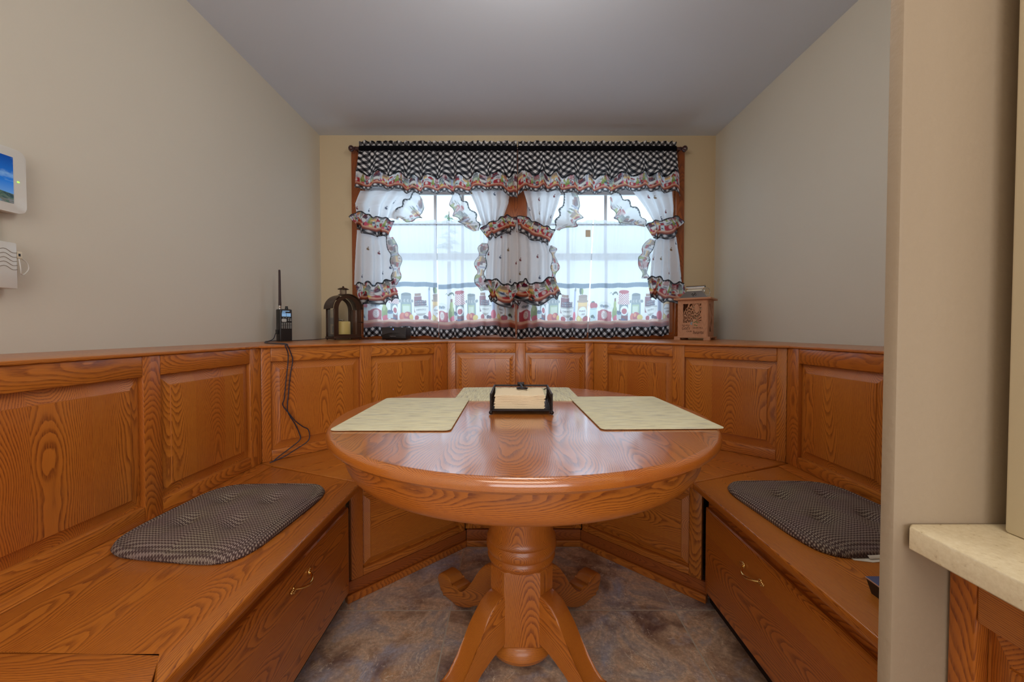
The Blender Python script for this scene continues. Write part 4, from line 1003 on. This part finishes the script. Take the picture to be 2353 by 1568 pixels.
def sheet(name, left, right, top, bot, nu, nv, y0, nf, amp, fn, mat, seed, parent, full=1.5, hemwave=2.0, vlen=None, taper=0):
    """hanging cloth. left/right: [(px,py)...] edges; top,bot: py (float or list over s)"""
    s = np.linspace(0, 1, nu); t = np.linspace(0, 1, nv); S_, T_ = np.meshgrid(s, t)
    tp = np.interp(S_, np.linspace(0, 1, len(top)), top) if hasattr(top, '__len__') else top
    bt = np.interp(S_, np.linspace(0, 1, len(bot)), bot) if hasattr(bot, '__len__') else bot
    PY = tp+(bt-tp)*T_
    f = foldfn(S_, seed, nf); PY = PY+(f-.5)*hemwave*T_*2
    l = np.array(left, float); r_ = np.array(right, float)
    L = np.interp(PY, l[:, 1], l[:, 0]); Rr = np.interp(PY, r_[:, 1], r_[:, 0])
    PX = L+(Rr-L)*S_
    PX = PX+np.cos(2*math.pi*nf*S_+seed)*.8*T_*(np.minimum(S_, 1-S_)*8).clip(0, 1)
    X, Z = wallpt(PX, PY, y0); Y = y0-amp*f*(.35+.65*T_ if not taper else 1)-.002*wob(T_*1.3+S_, seed+3)
    mp = y0/FPX
    wdt = (np.array(r_)[:, 0].max()-np.array(l)[:, 0].min())*mp*full
    U = S_*wdt+seed*.137; V = ((bt-tp)*mp)*(1-T_)
    return grid_mesh(name, X, Y, Z, superpaint(fn, U, V), mat, parent)
def ruffle(name, path, width, side, y0, fn, mat, seed, parent, nper=.045, amp=.012, bulge=0., full=1.6, nv=26, step=1.0, lace=True, endw=1.0, k=.6, wavepx=2.0):
    """gathered strip hanging from a path (px); side=+1 falls to the right-hand side of the path direction"""
    P = np.array(path, float); d = np.r_[0, np.cumsum(np.hypot(*np.diff(P, axis=0).T))]; L = d[-1]; n = max(8, int(L/step))
    q = np.linspace(0, L, n)
    # smooth the path
    px = np.interp(q, d, P[:, 0]); py = np.interp(q, d, P[:, 1])
    ker = np.ones(max(3, int(9/step)))/max(3, int(9/step)); pad = len(ker)//2
    sm = lambda a: np.convolve(np.r_[np.full(pad, a[0])+(np.arange(pad)-pad)*(a[1]-a[0]), a, np.full(pad, a[-1])+(np.arange(pad)+1)*(a[-1]-a[-2])], ker, 'valid')[:n]
    px, py = sm(px), sm(py)
    tx, ty = np.gradient(px), np.gradient(py); m = np.hypot(tx, ty)+1e-9; nx, ny = -ty/m*side, tx/m*side
    mp = y0/FPX; per = nper/mp; ph = 2*math.pi*(q/per+.3*wob(q/L, seed, 3, max(1, L/per*.3)))
    W_ = np.interp(q/L, np.linspace(0, 1, len(width)), width) if hasattr(width, '__len__') else np.full(n, float(width))
    t = np.linspace(0, 1, nv)[:, None]
    f = .5+.5*np.sin(ph)[None]
    gather = (np.sin(ph*2.0+1)*.5+.5)[None]
    w = (W_[None]+wavepx*(f-.5)*2)*t
    top = (f-.5)*wavepx*1.2
    PX = px[None]+nx[None]*(w-top*(1-t)*1.0); PY = py[None]+ny[None]*(w-top*(1-t)*1.0)
    PX = PX+(tx/m)[None]*np.cos(ph)[None]*1.6*t
    X, Z = wallpt(PX, PY, y0)
    prof = np.sin(math.pi*np.clip(t*.85+.12, 0, 1))
    endf = np.sin(math.pi*np.linspace(0, 1, n))[None]**.5
    Y = y0-amp*f*(.3+.7*t)-bulge*prof*endf-.006*gather*np.exp(-t*6)
    Wm = W_.max()*mp; U = np.broadcast_to((q*mp*full)[None]+seed*.31, X.shape); V = np.broadcast_to((1-t)*Wm, X.shape)
    def col(U, V):
        o = fn(U, V); 
        if lace:
            lm = (V/Wm > .92-.015*np.sin(U*300)); o[lm] = ck*1.2
            lb = V/Wm < .035; o[lb] = ck*1.5
        return o
    return grid_mesh(name, X, Y, Z, superpaint(col, U, V), mat, parent)
def dense(U, V, k, sd):
    """crowded jar print: a second row of jars shows between the first"""
    a = jars(U, V, k, sd, False); b = jars(U, V, k*1.12, sd+.21, False); m = (a.min(-1) > .8) & (V/k > .105); a[m] = b[m]; return a
jr = lambda sd, k=.50: (lambda U, V: dense(U, V, k, sd))
def pale(sd): return lambda U, V: dense(U*.9, V+.075, .50, sd)*.74+cw*.24

# rod
rod = thing('curtain_rod', 'dark cherry curtain rod with ball finials above the window', 'curtain rod', (.07, 2.765, 2.30))
RY = 2.765; xl, rz_ = wallpt(818, 342, RY); xr, _ = wallpt(1563, 342, RY); rz_ = float(rz_)
tube('pole', [(float(xl), RY, rz_), (float(xr), RY, rz_)], .0105, DARKROD, rod, 16, world=True)
for sx, xx in ((-1, float(xl)), (1, float(xr))):
    o = lathe('finial', [(0, 0), (.012, 0), (.015, .003), (.012, .007), (.009, .012), (.013, .016), (.019, .022), (.0225, .030), (.021, .040), (.014, .048), (0, .051)], DARKROD, rod, 24)
    o.rotation_euler = (0, R(90*sx), 0); o.location = (xx-.07, 0, rz_-2.30)
    bm = bmesh.new(); bm_tube(bm, [(xx+sx*.004, RY, rz_), (xx+sx*.004, YB-.018, rz_)], .005, 8); bmesh_obj('bracket', bm, DARKROD, rod, True)

def valance(lab, x0, x1, seed, bots, dips):
    t = thing('window_valance', lab, 'valance', ((x0+x1)/2*.0031-3.65, RY, 2.3), group='gathered valances on the rod')
    # header frill above the rod, pocket round the rod, gathered check skirt, printed ruffle
    nu = int((x1-x0)*1.15); s = np.linspace(0, 1, nu)
    PX = x0+(x1-x0)*s; nf = (x1-x0)/13
    f = foldfn(s, seed, nf); f2 = foldfn(s, seed+1, nf*1.7)
    def strip(name, y_top, y_bot, nv, depth, fn, mat, vmax):
        tt = np.linspace(0, 1, nv)[:, None]; PYa = y_top+(y_bot-y_top)*tt; PXa = np.broadcast_to(PX[None], PYa.shape)
        X, Z = wallpt(PXa, PYa, RY); Y = RY-depth(tt)
        mp = RY/FPX; U = np.broadcast_to(s[None]*(x1-x0)*mp*1.25+.010*f[None]+seed*.2, X.shape); V = (y_bot-PYa)*mp*1.0
        return grid_mesh(name, X, Y, Z, superpaint(fn, U, V), mat, t)
    strip('header_frill', 327.5+1.6*(f-.5)+2.6*(foldfn(s, seed+30, nf*.8)-.5)+1.0*wob(s, seed+40, 4, 9), 337+0*f, 12, lambda q: .008+.016*f*(1-q)+.004*f2, gingham, GING, .04)
    strip('rod_pocket', 336.5+0*f, 350.5+1.2*f, 12, lambda q: .0115+.010*np.sin(math.pi*q)+.004*f2*np.sin(math.pi*q), lambda U, V: np.broadcast_to(ck*.9, U.shape+(3,)).copy(), GING, .04)
    wide = foldfn(s, seed+5, (x1-x0)/38.); wide2 = foldfn(s, seed+9, (x1-x0)/70.)
    bot = np.interp(PX, [p[0] for p in bots], [p[1] for p in bots])
    hem = bot-7*(wide-.5)*1.2
    def dep(q): return .012+q*(.010+.030*wide)+(1-q)*.010*f+.004*f2*(1-q)+q*.012*wide2
    tt = np.linspace(0, 1, 62)[:, None]; PYa = 350+(hem-350)*tt; sh = 5*np.cos(2*math.pi*(x1-x0)/38.*s+seed)*tt
    X, Z = wallpt(PX[None]+sh*(np.minimum(s, 1-s)*6).clip(0, 1), PYa, RY); Y = RY-dep(tt); mp = RY/FPX
    U = s[None]*(x1-x0)*mp*1.06+.010*wide[None]+.008*np.sin(6.28*tt*.5)*wide2+.006*(1-tt)*f+seed*.2; U = np.broadcast_to(U, X.shape)
    V = (PYa-350)*mp*1.05+.022*wide[None]*tt+.008*wide2*(1-tt)
    grid_mesh('gingham_skirt', X, Y, Z, superpaint(gingham, U, V), GING, t)
    path = [(a, b) for a, b in zip(PX[::4], hem[::4]-2)]
    rw = np.interp(PX[::4], [p[0] for p in dips], [p[1] for p in dips])
    # printed ruffle, standing a little further forward than the skirt
    nv = 34; PYh = hem-3; t2 = np.linspace(0, 1, nv)[:, None]; w = np.interp(PX, [p[0] for p in dips], [p[1] for p in dips])+5*(wide-.5)
    f3 = foldfn(s, seed+5, (x1-x0)/38.); f4 = foldfn(s, seed+21, (x1-x0)/17.)
    PYr = PYh+w*t2+1.6*(f4-.5)*(1-t2)*1.5; sh = 3*np.cos(2*math.pi*(x1-x0)/38.*s+seed)*(.4+.6*t2)
    X, Z = wallpt(PX[None]+sh*(np.minimum(s, 1-s)*6).clip(0, 1), PYr, RY)
    Y = RY-.022-.030*wide[None]-.012*wide2-.010*f4*(.4+.6*t2)-.016*t2
    U = np.broadcast_to(s[None]*(x1-x0)*mp*1.35+seed*.31+.010*f4, X.shape); Wm = .155; V = np.broadcast_to((1-t2)*Wm, X.shape)
    def col(U, V):
        o = dense(U, V, .50, seed*.1); o[V/Wm > .90-.015*np.sin(U*260)] = ck*1.2; o[V/Wm < .03] = ck*1.5; return o
    grid_mesh('printed_ruffle', X, Y, Z, superpaint(col, U, V), COTTON, t)
    return t
valance('left black and white gingham valance with a jar-print ruffle', 827, 1188, 3, [(827, 405), (890, 404), (960, 414), (1010, 412), (1070, 413), (1110, 405), (1188, 408)], [(827, 42), (860, 38), (1000, 42), (1120, 40), (1165, 46), (1188, 62)])
valance('right black and white gingham valance with a jar-print ruffle', 1190, 1553, 11, [(1190, 404), (1240, 402), (1310, 412), (1400, 412), (1460, 404), (1500, 407), (1553, 404)], [(1190, 58), (1205, 46), (1300, 42), (1400, 42), (1500, 42), (1540, 46), (1553, 60)])

# four tied-back side panels
def tieback(lab, upL, upR, lowL, lowR, tie, tiew, swag, swagw, swside, lowr, lowrw, lrside, hem, hemw, seed, nf=4):
    cx = (lowL[0][0]+lowR[0][0])/2
    t = thing('side_curtain', lab, 'curtain', (float(wallpt(cx, 500, RY)[0]), RY, 1.6), group='tied-back white side curtains')
    y0 = 2.790
    mo = motifs
    top = upL[0][1]
    sheet('upper_drape', upL, upR, top, max(p[1] for p in tie)-4, 130, 110, y0, nf, .042, mo, COTTON, seed, t, 1.7, 0)
    sheet('lower_drape', lowL, lowR, lowL[0][1], hem, 120, 120, y0, nf, .036, mo, COTTON, seed+1, t, 1.6, 1)
    ruffle('edge_ruffle', swag, [w*1.25 for w in swagw], swside, y0-.016, pale(seed*.13), SOFT, seed+2, t, .10, .024, .014, 1.1, 30, wavepx=5)
    ruffle('edge_ruffle', lowr, [w*1.1 for w in lowrw], lrside, y0-.010, pale(seed*.17), SOFT, seed+4, t, .13, .018, .010, 1.1, 26, wavepx=4)
    hp = [(a, b) for a, b in hemw]
    ruffle('hem_ruffle', hp, 50, 1, y0-.030, jr(seed*.11+.2), COTTON, seed+5, t, .075, .020, .010, 1.35, 36, wavepx=4)
    ruffle('tie_band', tie, tiew, 1, y0-.034, jr(seed*.19+.1), COTTON, seed+6, t, .07, .008, .040, 1.3, 36, wavepx=2.5)
    return t
tieback('white side curtain tied back at the left edge of the left window', [(830, 440), (820, 470), (828, 520)], [(955, 440), (932, 470), (905, 530)], [(822, 530), (819, 600), (818, 660)], [(893, 530), (905, 600), (907, 660)],
        [(803, 500), (812, 491), (835, 487), (860, 500), (885, 500), (907, 510)], [30, 40, 44, 44, 42], [(958, 440), (930, 462), (915, 480), (903, 498), (905, 506)], [20, 42, 44, 34, 10], -1,
        [(889, 548), (893, 575), (899, 600), (902, 630), (900, 655)], [12, 22, 20, 14], -1, 655, [(817, 652), (845, 647), (860, 655), (885, 645), (905, 640)], 2)
tieback('white side curtain tied toward the centre post in the left window', [(1078, 440), (1092, 470), (1110, 520)], [(1172, 440), (1168, 470), (1150, 520)], [(1128, 510), (1120, 560), (1113, 670)], [(1185, 500), (1190, 560), (1192, 670)],
        [(1103, 527), (1120, 514), (1140, 508), (1152, 500), (1165, 495), (1190, 502)], [32, 36, 38, 40, 26], [(1103, 530), (1100, 510), (1092, 490), (1075, 470), (1045, 440)][::-1], [10, 30, 34, 30, 16], 1,
        [(1122, 560), (1118, 600), (1114, 640), (1122, 665)], [14, 22, 20, 18], 1, 668, [(1112, 648), (1128, 640), (1150, 645), (1160, 655), (1190, 650)], 13)
tieback('white side curtain tied toward the centre post in the right window', [(1203, 440), (1214, 480), (1228, 525)], [(1290, 440), (1282, 470), (1262, 525)], [(1185, 505), (1188, 560), (1186, 670)], [(1245, 520), (1268, 580), (1269, 670)],
        [(1188, 498), (1205, 496), (1222, 508), (1240, 516), (1260, 522), (1276, 530)], [26, 36, 40, 40, 38], [(1300, 440), (1294, 460), (1285, 485), (1275, 515), (1272, 528)], [16, 34, 42, 38, 12], -1,
        [(1262, 565), (1268, 600), (1266, 630), (1264, 650)], [10, 12, 14, 12], -1, 664, [(1188, 655), (1205, 640), (1222, 652), (1238, 650), (1252, 642), (1272, 634)], 24)
tieback('white side curtain tied back at the right edge of the right window', [(1452, 440), (1480, 480), (1502, 520)], [(1545, 440), (1548, 480), (1545, 520)], [(1505, 545), (1495, 600), (1489, 650)], [(1552, 530), (1562, 600), (1568, 665)],
        [(1483, 518), (1500, 508), (1525, 507), (1545, 498), (1560, 498), (1572, 512)], [36, 42, 44, 40, 28], [(1486, 520), (1478, 500), (1462, 480), (1440, 460), (1410, 440)][::-1], [18, 34, 44, 30, 8], 1,
        [(1505, 552), (1496, 580), (1488, 610), (1490, 640)], [10, 22, 20, 12], 1, 655, [(1487, 638), (1510, 634), (1530, 644), (1552, 650), (1572, 648)], 35)

# cafe curtains on their own rods
def cafe_fn(sd):
    def fn(U, V):
        o = jars(U, V, 1.15, sd, True); m = (V > .358) & (V < .392); o[m] = C_(96, 112, 128); m = V > 1.5; return o
    return fn
def cafe(lab, x0a, x0b, x1a, x1b, seed, hems, sd):
    t = thing('cafe_curtain', lab, 'curtain', (float(wallpt((x0a+x1a)/2, 600, 2.82)[0]), 2.818, 1.75), group='sheer cafe curtains')
    y0 = 2.818
    nu, nv = 260, 330; s = np.linspace(0, 1, nu); tt = np.linspace(0, 1, nv); S_, T_ = np.meshgrid(s, tt)
    nf = (x1a-x0a)/36; f = foldfn(S_, seed, nf); fs = foldfn(S_, seed+7, nf*3.3)
    topw = 508+4*wob(s, seed+2, 4, 3)[None]; bt = np.interp(S_, np.linspace(0, 1, len(hems)), hems)
    PY = topw+(bt-topw)*T_+(f-.5)*3.0*T_
    x0 = x0a+(x0b-x0a)*T_; x1 = x1a+(x1b-x1a)*T_; PX = x0+(x1-x0)*S_+2.2*np.cos(2*math.pi*nf*S_+seed)*T_*(np.minimum(S_, 1-S_)*6).clip(0, 1)
    X, Z = wallpt(PX, PY, y0)
    gath = np.exp(-((PY-517)/5)**2)
    Y = y0-.003-.020*f*(.25+.75*T_)*(1-.7*gath)-.006*fs*np.exp(-T_*5)+.0
    mp = y0/FPX; U = S_*(x1a-x0a)*mp*1.30+sd; V = (bt-topw)*mp*(1-T_)
    def fn(U, V): return cafe_fn(sd)(U, V)
    c = superpaint(fn, U, V, 2)
    rod_shade = np.exp(-((PY-517)/3.2)**2); c = c*(1-.25*rod_shade[..., None])  # shadow line along the rod, darkened into the cloth colour
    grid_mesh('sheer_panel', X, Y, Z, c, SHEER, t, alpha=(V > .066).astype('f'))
cafe('leftmost sheer jar-print cafe curtain, its left part behind the tied drape', 838, 838, 1002, 1009, 51, [774, 773, 772, 774], 0.42)
cafe('sheer jar-print cafe curtain in the left window beside the centre post', 1004, 1010, 1182, 1184, 52, [779, 775, 770, 776], .10)
cafe('sheer jar-print cafe curtain in the right window beside the centre post, with a cloth tag', 1190, 1188, 1362, 1348, 53, [778, 773, 776, 776], .43)
cafe('rightmost sheer jar-print cafe curtain in the right window', 1364, 1350, 1540, 1536, 54, [776, 775, 773, 771], .05)
for nm, a, b in (('left', 836, 1184), ('right', 1188, 1542)):
    (xa, zz), (xb, _) = wallpt(a, 517, 2.822), wallpt(b, 517, 2.822)
    o = tube('cafe_rod', [(float(xa), 2.8215, float(zz)), (float(xb), 2.8215, float(zz))], .0045, simple('tension_rod_%s' % nm, lin(110, 112, 125), .4, .3), None, 10)
    tag(o, 'thin tension rod carrying the sheer cafe curtains of the %s window' % nm, 'curtain rod')
xa, zz = wallpt(1351, 536, 2.79); ct_ = [c for c in bpy.data.objects if c.name.startswith('cafe_curtain')][2]
box('care_tag', float(xa)-.018, float(xa)+.018, 2.786, 2.787, float(zz)-.028, float(zz)+.022, PAPER, ct_, None, 0, True)

# a conifer standing beyond the window
tr = thing('conifer_tree', 'faint conifer top seen outside through the left window', 'tree', (-1.95, 12.2, 0))
lathe('trunk', [(0, 0), (.10, 0), (.05, 3.6), (.012, 4.72), (0, 4.74)], simple('bark', lin(120, 110, 100), .9), tr, 10)
bm = bmesh.new(); rg = random.Random(3)
for k in range(70):
    z = 3.3+1.35*rg.random(); a = rg.random()*6.28; L = .10+.42*(4.72-z)/1.4
    tip = Vector((L*math.cos(a), L*math.sin(a), z-.10*L)); b0 = Vector((0, 0, z))
    bm_tube(bm, [b0, (b0+tip)/2+Vector((0, 0, .03)), tip], [.008, .005, .002], 4)
    for q in range(9):
        p = b0.lerp(tip, .2+.8*q/9); e = Vector((rg.uniform(-.05, .05), rg.uniform(-.05, .05), rg.uniform(-.06, .01))); bm_tube(bm, [p, p+e], [.006, .002], 4)
bmesh_obj('foliage', bm, simple('needles', lin(120, 146, 120), .9), tr, smooth=60)
